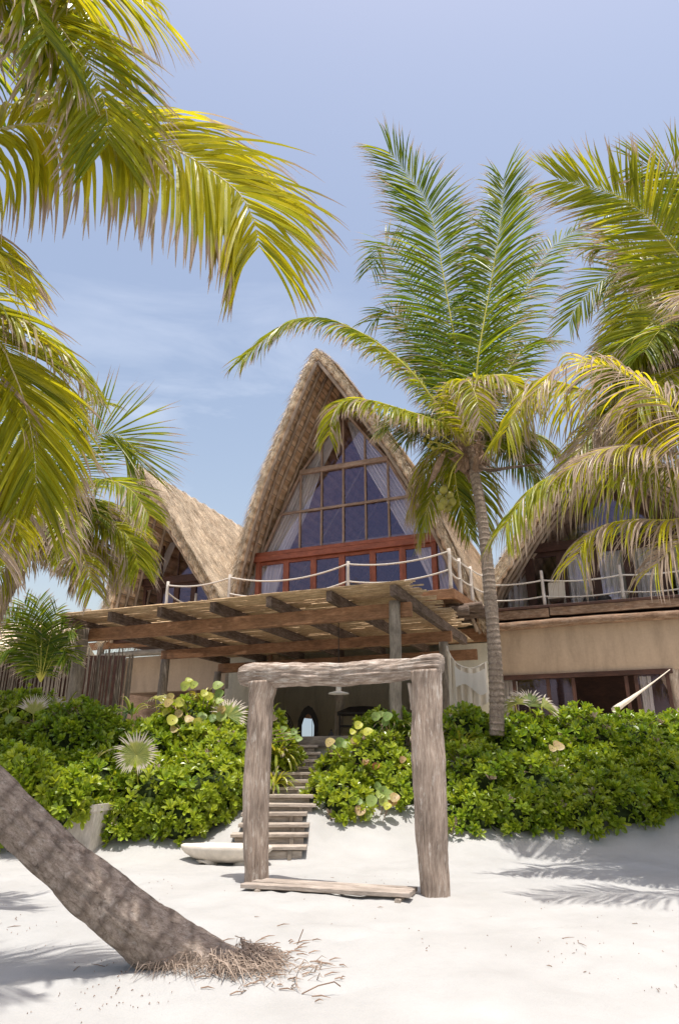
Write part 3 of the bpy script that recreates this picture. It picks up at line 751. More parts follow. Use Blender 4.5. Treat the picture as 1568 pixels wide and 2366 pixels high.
pts, _ = spline([p[:] for p in P], 24); tube(f, [Vector(q) for q in pts], [.19-.05*math.sin(i*.5) for i in range(24)], n=12, rough=.3, freq=2, fine=.03); f.build('twisted_post', M['post'], right, True)

# items on the right balcony
tb = thing('balcony_basket', W(-.5, 21.6, FZ), 'pair of dark woven baskets on the right balcony behind the rope', 'basket')
for ds_ in (0, .42):
    mb = MB(); pts = [W(-.6+ds_, 21.6, FZ-.02+h) for h in (0, .06, .16, .26, .3)]; tube(mb, pts, [.14, .19, .21, .17, .13], n=16); mb.build('basket_bowl', M['dark'], tb, True)
ch = thing('balcony_chair', W(-1.6, 21.9, FZ), 'pale cloth chair on the right balcony beside a thin post', 'chair')
mb = MB(); beam(mb, W(-1.8, 21.8, 6.1), W(-1.3, 21.8, 6.1), .5, .08); mb.build('seat', M['cloth'], ch)
mb = MB(); beam(mb, W(-1.55, 22.05, 6.14), W(-1.55, 22.2, 6.7), .5, .06, up=W(0, 1, 0)); mb.build('backrest', M['cloth'], ch)
for s in (-1.78, -1.32):
    for t in (21.6, 22.0):
        mb = MB(); log(mb, W(s, t, FZ), W(s, t, 6.08), .02, n=6, seg=3); mb.build('leg', M['greylog'], ch)

# ---------------------------------------------------------------- rope railings
def rail_run(root, P, tops, rope_ends=None, drop=(.07, .55), sag=.16, r=.055, postmat='white_post'):
    for (s, t), zt in zip(P, tops):
        mb = MB(); log(mb, W(s, t, FZ-.05), W(s+random.uniform(-.02, .02), t, zt), r, r*.85, n=8, seg=6, wob=.01); mb.build('post', M[postmat], root, True)
    for (a_, za), (b_, zb) in zip(list(zip(P, tops))[:-1], list(zip(P, tops))[1:]):
        for dr_ in drop:
            A_, B_ = W(a_[0], a_[1], za-dr_), W(b_[0], b_[1], zb-dr_)
            if min(A_.z, B_.z) < FZ+.1: continue
            pts = []
            sg = sag*((A_-B_).length/3.4)*random.uniform(.8, 1.15)
            for i in range(17):
                f = i/16; pts.append(A_.lerp(B_, f)-Vector((0, 0, sg*4*f*(1-f))))
            mb = MB(); tube(mb, pts, .026, n=7); mb.build('rope', M['rope'], root, True)
rr_ = thing('rope_railing', W(-7.5, 18, FZ), 'rope and post railing round the middle balcony under the tall gable', 'railing', 'rope railings')
rail_run(rr_, [(-11.0, 18.02), (-7.02, 18.02), (-4.0, 18.02)], [6.87, 6.88, 6.93], drop=(.08, .6), sag=.22)
rail_run(rr_, [(-3.92, 18.9), (-3.8, 19.9), (-3.6, 20.9)], [6.87, 6.87, 6.87], drop=(.08, .6), sag=.1)
mb = MB()
for dr_ in (.08, .6):
    A_, B_ = W(-4.0, 18.02, 6.88-dr_), W(-3.92, 18.9, 6.87-dr_); tube(mb, [A_.lerp(B_, i/8)-Vector((0, 0, .3*(i/8)*(1-i/8))) for i in range(9)], .026, n=7)
mb.build('rope', M['rope'], rr_, True)
rl = thing('rope_railing', W(-13.4, 19, FZ), 'rope railing with two posts in front of the left gable', 'railing', 'rope railings')
rail_run(rl, [(-13.3, 18.02), (-13.4, 19.8)], [6.87, 6.87], drop=(.35,), sag=.3)
mb = MB(); A_, B_ = W(-13.3, 18.02, 6.75), W(-11.05, 18.02, 6.75); tube(mb, [A_.lerp(B_, i/12)-Vector((0, 0, .5*(i/12)*(1-i/12))) for i in range(13)], .026, n=7); mb.build('rope', M['rope'], rl, True)
rw = thing('rope_railing', W(0, 21.2, FZ), 'rope and post railing along the right balcony over the tan wall', 'railing', 'rope railings')
rail_run(rw, [(-3.5, 21.1), (-1.86, 21.1), (.35, 21.1), (2.3, 21.1), (4.2, 21.1)], [6.85, 6.85, 6.8, 6.8, 6.8], drop=(.3, .8), sag=.12)

# ---------------------------------------------------------------- pergola
pg = thing('reed_pergola', W(-8.2, 16, 1.83), 'flat reed-covered pergola on timber posts in front of the middle house', 'pergola')
for i in range(7):
    s = -12.42+i*1.402
    mb = MB(); w_ = .12 if i < 6 else .15
    beam(mb, W(s, 12.8, 4.58), W(s, 20.6 if i < 6 else 19.4, 4.58), w_, .22); mb.build('rafter', M['rafter'], pg)
for t, h in ((13.5, .3), (17.1, .26), (20.3, .3)):
    mb = MB(); beam(mb, W(-12.6, t, 4.465-h/2), W(-3.85, t, 4.465-h/2), .13, h); mb.build('beam', M['beam'], pg)
for s, t, r0, r1 in ((-12.3, 13.5, .17, .14), (-4.2, 13.5, .12, .12), (-4.1, 17.1, .14, .12), (-12.5, 17.1, .15, .13), (-12.6, 20.2, .13, .12), (-8.2, 20.2, .13, .12)):
    mb = MB(); zt = 4.48 if t == 13.5 else 4.2
    tt = t-.13 if t == 13.5 else t
    log(mb, W(s, tt, 1.75), W(s+.03, tt, zt), r0, r1, n=14, seg=16, wob=.025, rough=.12); mb.build('post', M['greylog'], pg, True)
mb = MB(); r_ = random.Random(5)
t = 12.72
while t < 20.4:
    s = -12.62+r_.uniform(-.1, .1)
    while s < -4.1:
        ln = r_.uniform(1.6, 3.2); e = min(s+ln, -3.75+r_.uniform(-.3, .28))
        if t > 18: e = min(e, -3.95)
        a_ = W(s, t+r_.uniform(-.02, .02), 4.71+r_.uniform(0, .025)); b_ = W(e, t+r_.uniform(-.03, .03), 4.71+r_.uniform(0, .025))
        m_ = a_.lerp(b_, .5)+Vector((0, 0, r_.uniform(-.012, .02)))
        tube(mb, [a_, m_, b_], r_.uniform(.011, .019), n=4, caps=True)
        s = e-r_.uniform(-.02, .25) if e < -4.2 else 9
    t += r_.uniform(.018, .036) if r_.random() > .02 else .05
for q in range(26):
    s = -12.5+q*.335; tube(mb, [W(s, 12.75, 4.742), W(s, 16.5, 4.752), W(s, 20.4, 4.742)], .01, n=4)
mat_o = mb.build('reed_mat', M['reed'], pg)

# pendant lamp, mirror, canopy cart, hammock and hanging cloth
pl_ = at(782, 1603, 16.2)
lamp = thing('pendant_lamp', pl_, 'shallow white pendant lamp hanging under the pergola above the stairs', 'lamp')
mb = MB(); tube(mb, [pl_+Vector((0, 0, h)) for h in (-.005, 0, .02, .05, .07)], [.23, .245, .22, .1, .05], n=28); mb.build('lamp_shade', M['white'], lamp, True)
mb = MB(); tube(mb, [pl_+Vector((0, 0, .07)), pl_+Vector((0, 0, .26))], .06, n=12); mb.build('lamp_stem', M['white'], lamp, True)
mb = MB(); tube(mb, [pl_+Vector((0, 0, .26)), Vector((pl_.x, pl_.y, 4.7))], .01, n=6); mb.build('cord', M['dark'], lamp)

mc = at(711, 1704, 23.2)
mir = thing('arched_mirror', (mc.x, mc.y, 1.83), 'standing mirror in a dark pointed-arch frame at the back of the open room', 'mirror')
def arch(w, h, n=12):
    P = [(-w*.8, 0), (-w, .35*h), (-w, .62*h)]+[(-w+w*f, .62*h+.38*h*math.sin(f*math.pi/2)**.8) for f in (.3, .6, 1.0)]
    return P+[(-x, z) for x, z in P[::-1][1:]]
ex = Vector((1, .08, 0)).normalized(); lz = Vector((0, .055, 1)).normalized(); ey = Vector((-.08, 1, 0)).normalized()
outer = arch(.33, 1.25); inn = [(x*.6, .02+z*.82) for x, z in arch(.33, 1.2)]
mb = MB(); V = []; n = len(outer)
for dd in (0, .07):
    for lst in (outer, inn):
        for x, z in lst: V.append((Vector((mc.x, mc.y, 1.84))+ex*x+lz*z+ey*dd)[:])
Q = []
for k in range(n-1):
    Q += [(k, k+1, n+k+1, n+k), (k, 2*n+k, 2*n+k+1, k+1), (n+k, n+k+1, 3*n+k+1, 3*n+k)]
mb.add(V, (0, 0, 1), Q); mb.build('frame', M['dark'], mir)
mb = MB(); V = [(Vector((mc.x, mc.y, 1.84))+ex*x*1.02+lz*z*1.01+ey*.04)[:] for x, z in inn]; cpt = tuple(np.mean(V, axis=0)); mb.add(V+[cpt], (0, 0, 0), None, [(i, (i+1) % n, n) for i in range(n)]); mb.build('mirror_glass', M['mirror'], mir)

cc = at(840, 1700, 21.5); cart = thing('canopy_bar', (cc.x, cc.y, 1.83), 'dark thin-framed bar stand with a low black canopy in the open room', 'bar stand')
zt = at(840, 1650, 21.5).z
mb = MB(); V = []
for f, z in ((1.0, zt-.03), (1.02, zt+.04), (.55, zt+.2), (0.05, zt+.24)):
    for sx, sy in ((-1, -1), (1, -1), (1, 1), (-1, 1)): V.append((cc.x+sx*f*.78, cc.y+sy*f*.4, z))
Q = [(i*4+k, i*4+(k+1) % 4, (i+1)*4+(k+1) % 4, (i+1)*4+k) for i in range(3) for k in range(4)]+[(12, 13, 14, 15), (3, 2, 1, 0)]
mb.add(V, (0, 0, 0), Q); mb.build('canopy', M['dark'], cart)
for sx in (-1, 1):
    for sy in (-1, 1):
        mb = MB(); tube(mb, [(cc.x+sx*.72, cc.y+sy*.36, 1.83), (cc.x+sx*.72, cc.y+sy*.36, zt)], .022, n=6); mb.build('leg', M['dark'], cart)
mb = MB(); beam(mb, (cc.x-.7, cc.y, 2.35), (cc.x+.7, cc.y, 2.35), .7, .04); mb.build('counter', M['dark'], cart)
vs = at(693, 1690, 23.6)
vase = thing('clay_bottle', (at(692+78, 1695, 21).x, at(770, 1695, 21).y, 1.83), 'small dark clay bottle at the stair head beside the mirror', 'bottle')
mb = MB(); b_ = at(765, 1703, 16.5); tube(mb, [Vector((b_.x, b_.y, 1.83+h)) for h in (0, .05, .12, .17, .22)], [.05, .07, .06, .025, .02], n=12); mb.build('bottle_body', M['dark'], vase, True)
cha = at(655, 1690, 23.5); wc = thing('wicker_chair', (cha.x, cha.y, 1.83), 'dark curved-back chair left of the arched mirror', 'chair')
for k in range(5):
    mb = MB(); w_ = .36-.03*k; tube(mb, [(cha.x-w_+2*w_*f, cha.y+.1*math.sin(math.pi*f), 2.35+.55*math.sin(math.pi*f)-.08*k) for f in np.linspace(0, 1, 12)], .018, n=6); mb.build('back_hoop', M['dark'], wc, True)
mb = MB(); beam(mb, (cha.x-.34, cha.y-.2, 2.3), (cha.x+.34, cha.y-.2, 2.3), .5, .06); mb.build('seat', M['darkwood'], wc)
for sx in (-.3, .3):
    for sy in (-.4, 0):
        mb = MB(); tube(mb, [(cha.x+sx, cha.y+sy, 1.83), (cha.x+sx, cha.y+sy, 2.3)], .02, n=6); mb.build('leg', M['dark'], wc)

# fringed hanging hammock between the pergola post and the palm
hc = thing('hanging_hammock', at(1075, 1560, 16.2), 'cream hammock cloth with a white fringe hanging beside the right pergola post', 'hammock', 'hammocks')
def drape(top, h_, Yd, rows=14, cols=60, amp=.05, mat='cloth', name='cloth', dark=0):
    pts, L_ = spline([at(px, py, Y)[:] for px, py, Y in top], cols); V = []; A = []
    for r0 in range(rows):
        f = r0/(rows-1)
        for k in range(cols):
            p = pts[k]; u = k/(cols-1)
            hh = h_(u)
            V.append((p[0]+.03*math.sin(u*50+f), p[1]+amp*math.sin(u*38+f*2)+.02*math.sin(u*90), p[2]-hh*f)); A.append((f, u, 0))
    idx = np.arange(len(V)).reshape(rows, cols); mb = MB()
    mb.add(V, A, np.stack([idx[:-1, :-1], idx[:-1, 1:], idx[1:, 1:], idx[1:, :-1]], -1).reshape(-1, 4)); return mb, pts
mb, tp = drape([(1030, 1493, 16.2), (1042, 1520, 16.2), (1060, 1538, 16.3), (1090, 1545, 16.4), (1124, 1530, 16.5)], lambda u: 1.3-.45*u if u < .9 else .9, 16)
cl = mb.build('cloth', M['cloth'], hc, True)
mb = MB()
for k in range(46):
    u = .3+.62*k/45; p = tp[int(u*59)]; z0 = p[2]-.12; ln = .42+.14*math.sin(u*9)
    x0 = p[0]; mb.add([(x0-.008, p[1]-.12, z0), (x0+.008, p[1]-.12, z0), (x0+.012, p[1]-.13, z0-ln), (x0-.005, p[1]-.13, z0-ln)], (0, .5, 0), [(0, 1, 2, 3)])
mb.build('fringe', M['curtain'], hc)
mb = MB(); tube(mb, [Vector(p)+Vector((0, -.02, .01)) for p in tp], .016, n=6); mb.build('edge_rope', M['rope'], hc, True)
hm = thing('slung_hammock', at(1480, 1600, 18.5), 'white hammock pulled taut diagonally from the twisted post at the far right', 'hammock', 'hammocks')
mb = MB(); A_ = at(1546, 1547, 18.9); B_ = at(1418, 1640, 17.8)
pts = [A_.lerp(B_, f)-Vector((0, 0, .015*4*f*(1-f))) for f in np.linspace(0, 1, 16)]
tube(mb, pts, [.012+.075*f*f for f in np.linspace(0, 1, 16)], n=12, rough=.3); mb.build('cloth', M['cloth'], hm, True)

# ---------------------------------------------------------------- palms
def frond_np(mb, P, L, n=75, droop=.6, hint=(0, -.45, .85), age=.3, brown=0.0, w=.032, lift=.02, seed=0, wmul=1, t0=.1, ang0=68, ang1=36, segs=6, sides=(1, -1), dry=0.0, gap=.0, asym=1.0):
    r = np.random.default_rng(seed*13+5)
    pts, LL = spline(P, 160)
    T = np.gradient(pts, axis=0); T /= np.linalg.norm(T, axis=1)[:, None]
    H = np.array(hint, float)
    for sd in sides:
        tt = np.linspace(t0, 1.0, n)+r.normal(0, .002, n)+(.004 if sd > 0 else 0); tt = np.clip(tt, 0, 1)
        if gap: tt = tt[r.random(n) > gap]
        m = len(tt); f = tt*159; i0 = np.clip(f.astype(int), 0, 158)
        u = (f-i0)[:, None]; p = pts[i0]*(1-u)+pts[i0+1]*u; tg = T[i0]
        Nn = H-(tg@H)[:, None]*tg; Nn /= np.linalg.norm(Nn, axis=1)[:, None]
        S = np.cross(tg, Nn)*sd
        an = np.radians(ang0+(ang1-ang0)*tt**1.3+r.normal(0, 3.5, m))[:, None]
        lf_ = lift[0 if sd > 0 else 1] if isinstance(lift, tuple) else lift
        dm = (droop[0 if sd > 0 else 1] if isinstance(droop, tuple) else droop)
        d = S*np.sin(an)+tg*np.cos(an)+Nn*(lf_*(1-tt**3)+r.normal(0, .06, m))[:, None]
        d /= np.linalg.norm(d, axis=1)[:, None]
        tn = (tt-t0)/(1-t0)
        ln = 1.38*L*np.sin(np.pi*(.18+.64*tn))**.8*r.uniform(.88, 1.06, m)*(asym if sd > 0 else 1)
        dr = dm*r.uniform(.7, 1.35, m)*(1-.45*tt**2)
        ww = w*r.uniform(.75, 1.15, m)*(.65+.35*np.sin(np.pi*np.clip(tn, 0, 1)))
        wd = np.cross(d, Nn); wd /= np.linalg.norm(wd, axis=1)[:, None]
        tw = r.normal(0, .5, m)[:, None]; wd = wd*np.cos(tw)+Nn*np.sin(tw)
        age_i = np.clip(age+r.normal(0, .13, m), 0, 1)+np.where(r.random(m) < dry, 1.0, 0); rnd = r.random(m)
        K = segs; cur = p.copy(); V = []; A = []
        prof = np.interp(np.linspace(0, 1, K+1), [0, .08, .35, .75, 1], [.35, .8, 1, .7, .05])
        curl = r.normal(0, .25, (m, 3)); broken = r.random(m) < brown
        for k in range(K+1):
            hw = (ww*prof[k]*.5)[:, None]
            fold = Nn*hw*.55
            V.append(np.stack([cur-wd*hw+fold, cur, cur+wd*hw+fold], 1))
            a_ = np.stack([np.full(m, k/K), rnd, age_i], 1); A.append(np.repeat(a_[:, None], 3, 1))
            step = (ln/K)[:, None]
            g = (dr*(.25+1.1*k/K))[:, None]*np.array([0, 0, -1.0])*.42
            extra = curl*(.18 if k >= K-2 else .05)
            if k >= K//2: g = g+np.where(broken, .9, 0)[:, None]*np.array([0, 0, -1.0])
            d = d+g+extra; d /= np.linalg.norm(d, axis=1)[:, None]
            cur = cur+d*step
        V = np.stack(V, 1); A = np.stack(A, 1)           # m,K+1,3,3
        b = (np.arange(m)*(K+1)*3)[:, None, None]; kk = (np.arange(K)*3)[None, :, None]
        q1 = b+kk+np.array([0, 1, 4, 3]); q2 = b+kk+np.array([1, 2, 5, 4])
        mb.add(V.reshape(-1, 3), A.reshape(-1, 3), np.concatenate([q1.reshape(-1, 4), q2.reshape(-1, 4)]))
    return pts, LL
M['rachis'] = mat_simple('rachis', (.46, .42, .07), .5, .3, 8, .2, .2)
M['rachis_pale'] = mat_simple('rachis_pale', (.5, .45, .28), .55, .3, 8, .2, .2)
fseed = [0]
def frond(palm, P, L, rr=.022, rmat='rachis', **kw):
    fseed[0] += 1
    P = [p[:] if isinstance(p, Vector) else at(*p)[:] for p in P]
    kw['n'] = int(kw.get('n', 75)*1.3); kw['w'] = kw.get('w', .032)*1.3
    mb = MB(); pts, LL = frond_np(mb, P, L, seed=fseed[0], **kw)
    o = mb.build('frond', M['frond'], palm)
    m2 = MB(); k = len(pts); sub = pts[::5]
    rad = np.interp(np.linspace(0, 1, len(sub)), [0, .12, .5, 1], [rr*1.7, rr, rr*.6, rr*.12])
    tube(m2, [Vector(q) for q in sub], list(rad), n=6, caps=False); m2.build('rachis', M[rmat], o, True)
    return o

def fill(palm, C, cnt, az, Lr, e0, seed, L=.85, age=(.2, .7), dryp=.25, droop=.8, **kw):
    r = random.Random(seed)
    for k in range(cnt):
        a_ = R(az[0]+(az[1]-az[0])*(k+r.uniform(.1, .9))/cnt); e = R(r.uniform(*e0)); ll = r.uniform(*Lr); dr = r.uniform(.75, 1.25)
        P = []
        for f in (0, .2, .4, .6, .8, 1.0):
            h = ll*f*math.cos(e)*(1-.18*f); z = ll*(f*math.sin(e)-.62*dr*f*f*(1 if e < 1 else .45))
            P.append(Vector((C.x+math.cos(a_)*h, C.y+math.sin(a_)*h, C.z+z+.1)))
        dd = r.random() < dryp
        frond(palm, P, L*r.uniform(.85, 1.1), droop=droop*r.uniform(.8, 1.3), age=r.uniform(*age)+(.2 if dd else 0), dry=r.uniform(.3, .8) if dd else r.uniform(0, .1), brown=r.uniform(0, .25), **kw)

def palm_trunk(palm, P, R0, R1, mat, n=20, m=90, ringf=8, amp=.05, flare=None, fine=.0):
    pts, L_ = spline(P, m); rr = []
    for i in range(m):
        f = i/(m-1); l = f*L_
        base = R0+(R1-R0)*f
        if flare: base += flare[0]*math.exp(-l/flare[1])
        ph = (l*ringf) % 1
        rr.append(base*(1+amp*(ph-.5)))
    mb = MB(); tube(mb, [Vector(q) for q in pts], rr, n=n, rough=.07, freq=1.8, fine=fine, c=1.0); return mb.build('trunk', M[mat], palm, True)

# --- palm A: leaning trunk in front, crown out of frame on the left
pA = thing('leaning_palm', (-.95, 5.45, 0), 'near coconut palm leaning out of the frame at lower left, its fronds at top left', 'palm tree', 'coconut palms')
CA_ = Vector((-4.8, 4.6, 5.7))
palm_trunk(pA, [(-.62, 5.6, -.34), (-.98, 5.5, -.0), (-1.6, 5.35, .44), (-2.4, 5.2, 1.10), (-3.4, 5.05, 2.1), (-4.2, 4.9, 3.4), (-4.7, 4.7, 4.8), CA_[:]], .15, .125, 'trunkA', n=64, m=420, ringf=3.1, amp=.022, flare=(.21, .55), fine=.028)
# roots and loose fibres round the foot
mb = MB(); r_ = random.Random(3)
for k in range(900):
    th = r_.uniform(-2.7, .9); rad = r_.uniform(.2, .36)
    if r_.random() < .6: th = r_.uniform(-1.2, .5); rad = r_.uniform(.2, .42)+(.25 if r_.random() < .12 else 0)
    bx = -.93+math.cos(th)*rad*1.25; by = 5.46+math.sin(th)*rad*.85; bz = G(bx, by)+r_.uniform(.01, .14)*max(0, 1.3-rad*2.4)
    ln = r_.uniform(.03, .14)*(1 if r_.random() < .9 else 2); a2 = th+r_.uniform(-1.3, 1.3)
    ex_ = bx+math.cos(a2)*ln; ey_ = by+math.sin(a2)*ln; ez = G(ex_, ey_)+r_.uniform(.0, .04)
    w_ = r_.uniform(.0015, .0055)
    tube(mb, [(bx, by, bz), ((bx+ex_)/2, (by+ey_)/2, (bz+ez)/2+r_.uniform(0, .04)), (ex_, ey_, ez)], [w_, w_*.8, w_*.3], n=3, caps=False)
mb.build('roots', M['rootf'], pA)
c0 = CA_
# big overarching frond with the hanging curtain of leaflets
frond(pA, [c0, (-250, 420, 4.24), (0, 300, 4.32), (170, 290, 4.4), (282, 303, 4.44), (417, 352, 4.48), (533, 428, 4.52), (568, 470, 4.5), (590, 520, 4.5), (598, 570, 4.5)], 1.0, n=130, droop=(1.7, .7), hint=(.12, -.9, .3), age=.72, w=.044, lift=(0, 0), t0=.16, ang0=80, ang1=36, brown=.03, segs=8, rr=.024, rmat='rachis_pale')
frond(pA, [c0, (-300, 150, 3.92), (-90, -40, 3.92), (100, 30, 4), (166, 100, 4.04), (216, 166, 4.08), (245, 250, 4.12), (252, 330, 4.16)], .85, n=90, droop=.55, hint=(.1, -.8, .5), age=.42, w=.034, t0=.25, rmat='rachis_pale', segs=7)
frond(pA, [c0, (-320, 60, 3.68), (-130, -100, 3.6), (60, -110, 3.68), (220, -60, 3.76), (330, 0, 3.84)], .8, n=80, droop=.9, age=.6, w=.034, t0=.25, segs=7, lift=0)
frond(pA, [c0, (-300, 480, 4.48), (-130, 480, 4.64), (-40, 560, 4.72), (0, 660, 5.58)], .6, n=60, droop=.8, age=.7, w=.034, t0=.3, brown=.05, dry=.05)
frond(pA, [c0, (-260, 640, 5.58), (-90, 690, 6.04), (0, 795, 6.32), (24, 843, 6.42), (52, 911, 6.51), (72, 992, 6.6), (82, 1070, 6.7), (86, 1150, 6.79)], .95, n=90, droop=.5, hint=(.25, -.9, .35), age=.55, w=.038, t0=.25, rmat='rachis_pale', segs=7, ang1=24)
frond(pA, [c0, (-240, 620, 5.95), (-60, 680, 6.42), (20, 720, 6.6), (90, 765, 6.79), (150, 815, 6.98), (200, 875, 7.16)], .75, n=80, droop=1.1, hint=(0, -.5, .8), age=.45, w=.034, t0=.25, brown=.12, dry=.12, lift=.1)
frond(pA, [c0, (-300, 900, 5.58), (-150, 1000, 6.14), (-60, 1090, 6.42), (-15, 1200, 6.6), (0, 1290, 6.7)], .6, n=60, droop=1.0, age=.75, w=.03, t0=.25, brown=.3, dry=.5)
frond(pA, [c0, (-520, 480, 3.68), (-560, 900, 3.72)], .7, n=50, droop=.8, age=.4)
# one frond in the air above the foot, off the left edge, whose shadow lies on the sand

frond(pA, [c0, (-420, 250, 4.16), (-260, -60, 4), (-120, -160, 4), (40, -150, 4.08), (150, -80, 4.16), (200, 20, 4.24), (225, 110, 4.28)], .95, n=90, droop=(.6, 1.1), age=.5, w=.034, t0=.25, segs=7, lift=(0, -.5))
frond(pA, [c0, (-380, 420, 4.72), (-240, 200, 4.88), (-110, 110, 4.96), (0, 110, 5.04), (80, 160, 5.12), (130, 250, 5.12)], .9, n=85, droop=(.7, 1.2), age=.25, w=.034, t0=.25, segs=7, lift=(0, -.6), brown=.05)
frond(pA, [c0, (-300, 120, 3.6), (-170, -60, 3.44), (-50, -90, 3.44), (60, -20, 3.52), (110, 90, 3.56)], .8, n=80, droop=(.6, 1.1), age=.35, w=.034, t0=.25, segs=7, lift=(0, -.6))
frond(pA, [c0, (-330, 640, 5.49), (-180, 650, 5.86), (-70, 720, 6.14), (-20, 820, 6.32), (0, 930, 6.42)], .85, n=80, droop=.8, age=.6, t0=.25, dry=.08)
frond(pA, [c0, (-300, 760, 5.77), (-160, 860, 6.23), (-60, 960, 6.51), (0, 1090, 6.7), (25, 1210, 6.7)], .8, n=80, droop=.9, age=.7, t0=.25, dry=.35, brown=.2)

# --- palm B: mass of fronds on the left, further back
pB = thing('coconut_palm', at(60, 1640, 13.2), 'shaggy coconut palm at the left edge covering the left gable', 'palm tree', 'coconut palms')
cB = at(95, 1215, 13.0)
palm_trunk(pB, [at(-110, 1760, 13.2)[:], at(-80, 1600, 13.2)[:], at(0, 1400, 13.1)[:], at(85, 1240, 13.0)[:], cB[:]], .17, .13, 'trunk', n=16)
B = cB
frond(pB, [B, (150, 1110, 13.0), (201, 1027, 12.9), (250, 1000, 12.8), (300, 1025, 12.8), (334, 1084, 12.8)], 1.1, n=64, droop=.12, age=.22, w=.026, hint=(.3, -.95, 0), ang1=24, t0=.25)
frond(pB, [B, (150, 1195, 12.8), (201, 1210, 12.6), (258, 1212, 12.5), (300, 1245, 12.5), (322, 1310, 12.5)], 0.741, n=87, droop=.9, age=0.385, w=.034, t0=.2, brown=.05)
frond(pB, [B, (160, 1150, 12.4), (230, 1110, 12), (300, 1130, 11.8), (345, 1190, 11.7)], 0.702, n=82, droop=.5, age=0.315, w=.03, t0=.2, brown=.1, dry=.08)
frond(pB, [B, (60, 1130, 12.5), (0, 1080, 12), (-70, 1080, 11.8), (-130, 1150, 11.6)], 0.702, n=75, droop=.6, age=0.28, brown=.1, dry=.1)
frond(pB, [B, (110, 1090, 13.1), (140, 990, 13.2), (190, 930, 13.3), (240, 930, 13.3)], 0.702, n=75, droop=.5, age=0.245, brown=.05)
frond(pB, [B, (60, 1110, 13.2), (40, 1010, 13.4), (60, 930, 13.6), (110, 900, 13.7)], 0.702, n=75, droop=.5, age=0.28)
frond(pB, [B, (130, 1250, 12.4), (170, 1270, 12), (200, 1310, 11.8), (215, 1360, 11.8)], 0.624, n=80, droop=1.0, age=0.49, brown=.25, dry=.45)
frond(pB, [B, (70, 1260, 12.4), (30, 1290, 12), (-10, 1350, 11.8), (-30, 1430, 11.8)], 0.663, n=80, droop=1.0, age=0.56, brown=.3, dry=.5)
frond(pB, [B, (105, 1180, 11.8), (130, 1180, 11), (150, 1220, 10.5), (155, 1275, 10.4)], 0.624, n=75, droop=.9, age=0.35, brown=.25, dry=.3)
frond(pB, [B, (30, 1190, 12), (-40, 1200, 11.2), (-80, 1270, 10.8), (-90, 1360, 10.7)], 0.624, n=75, droop=1.0, age=0.42, brown=.25, dry=.3)
frond(pB, [B, (150, 1240, 13.2), (215, 1250, 13.3), (255, 1290, 13.4), (275, 1335, 13.5)], 0.585, n=75, droop=1.0, age=0.49, brown=.3, dry=.55)
frond(pB, [B, (60, 1180, 11.8), (50, 1170, 11), (40, 1210, 10.4), (30, 1280, 10.2)], 0.624, n=75, droop=.9, age=0.315, brown=.2, dry=.25)
frond(pB, [B, (130, 1270, 13.6), (160, 1300, 13.9), (175, 1345, 14.1)], 0.546, n=62, droop=1.1, age=0.56, brown=.3, dry=.8)
frond(pB, [B, (40, 1150, 13.6), (-30, 1120, 14), (-90, 1160, 14.3)], 0.624, n=62, droop=.7, age=0.35, dry=.1)
frond(pB, [B, (170, 1190, 13.6), (230, 1160, 13.9), (290, 1180, 14.1), (330, 1230, 14.2)], 0.663, n=75, droop=.7, age=0.35, dry=.2, brown=.1)

fill(pB, cB, 6, (-170, -20), (2.0, 2.7), (20, 50), 5, L=.62, age=(.15, .5), dryp=.3, n=95)
fill(pB, cB, 4, (-20, 60), (1.9, 2.4), (10, 40), 6, L=.6, age=(.2, .5), dryp=.25, n=90)
fill(pB, cB, 5, (60, 200), (2.4, 3.0), (10, 60), 9, L=.7, age=(.1, .4), dryp=.15)

# --- small dark palm in the shade at far left
pS = thing('young_palm', at(110, 1600, 15.3), 'small dark young palm in the shade by the left pergola corner', 'palm tree')
bS = at(95, 1575, 16.6)
for (tx, ty, mx, my) in ((-10, 1400, 60, 1450), (30, 1420, 80, 1460), (75, 1385, 100, 1450), (120, 1380, 120, 1450), (175, 1400, 150, 1450), (225, 1450, 180, 1460), (220, 1520, 180, 1490), (0, 1500, 60, 1490)):
    frond(pS, [bS, (mx*.8, my+8, 16.5), (tx*.76, ty+8, 16.3)], .5, n=34, droop=.4, age=.05, w=.03, hint=(0, -.9, .4), rr=.014)

# --- palm D: the tall coconut palm right of the middle house
pD = thing('tall_coconut_palm', at(1145, 1660, 13.5), 'tall coconut palm with green nuts rising from the hedge right of the middle gable', 'palm tree', 'coconut palms')
cD = at(1082, 1035, 13.5)
palm_trunk(pD, [at(1147, 1700, 13.5)[:], at(1146, 1600, 13.5)[:], at(1140, 1480, 13.5)[:], at(1131, 1370, 13.5)[:], at(1120, 1250, 13.5)[:], at(1106, 1150, 13.5)[:], at(1094, 1090, 13.5)[:], cD[:]], .143, .104, 'trunk', n=28, m=300, ringf=9, amp=.10)
D = cD
kw = dict(w=.039, rr=.028, t0=.1, segs=6)
frond(pD, [D, (1075, 930, 13.7), (1060, 839, 13.8), (1035, 703, 13.9), (1005, 538, 14.0), (980, 462, 14.0), (938, 400, 13.9), (900, 352, 13.7)], 1.35, n=160, droop=.45, age=.08, hint=(.1, -1, .1), ang1=34, ang0=66, **kw)
frond(pD, [D, (1095, 930, 13.4), (1105, 819, 13.3), (1120, 729, 13.3), (1151, 548, 13.3), (1160, 470, 13.3), (1162, 415, 13.2)], 1.2, n=150, droop=.65, age=.1, hint=(-.65, -.75, .1), ang1=30, ang0=60, brown=.04, **kw)
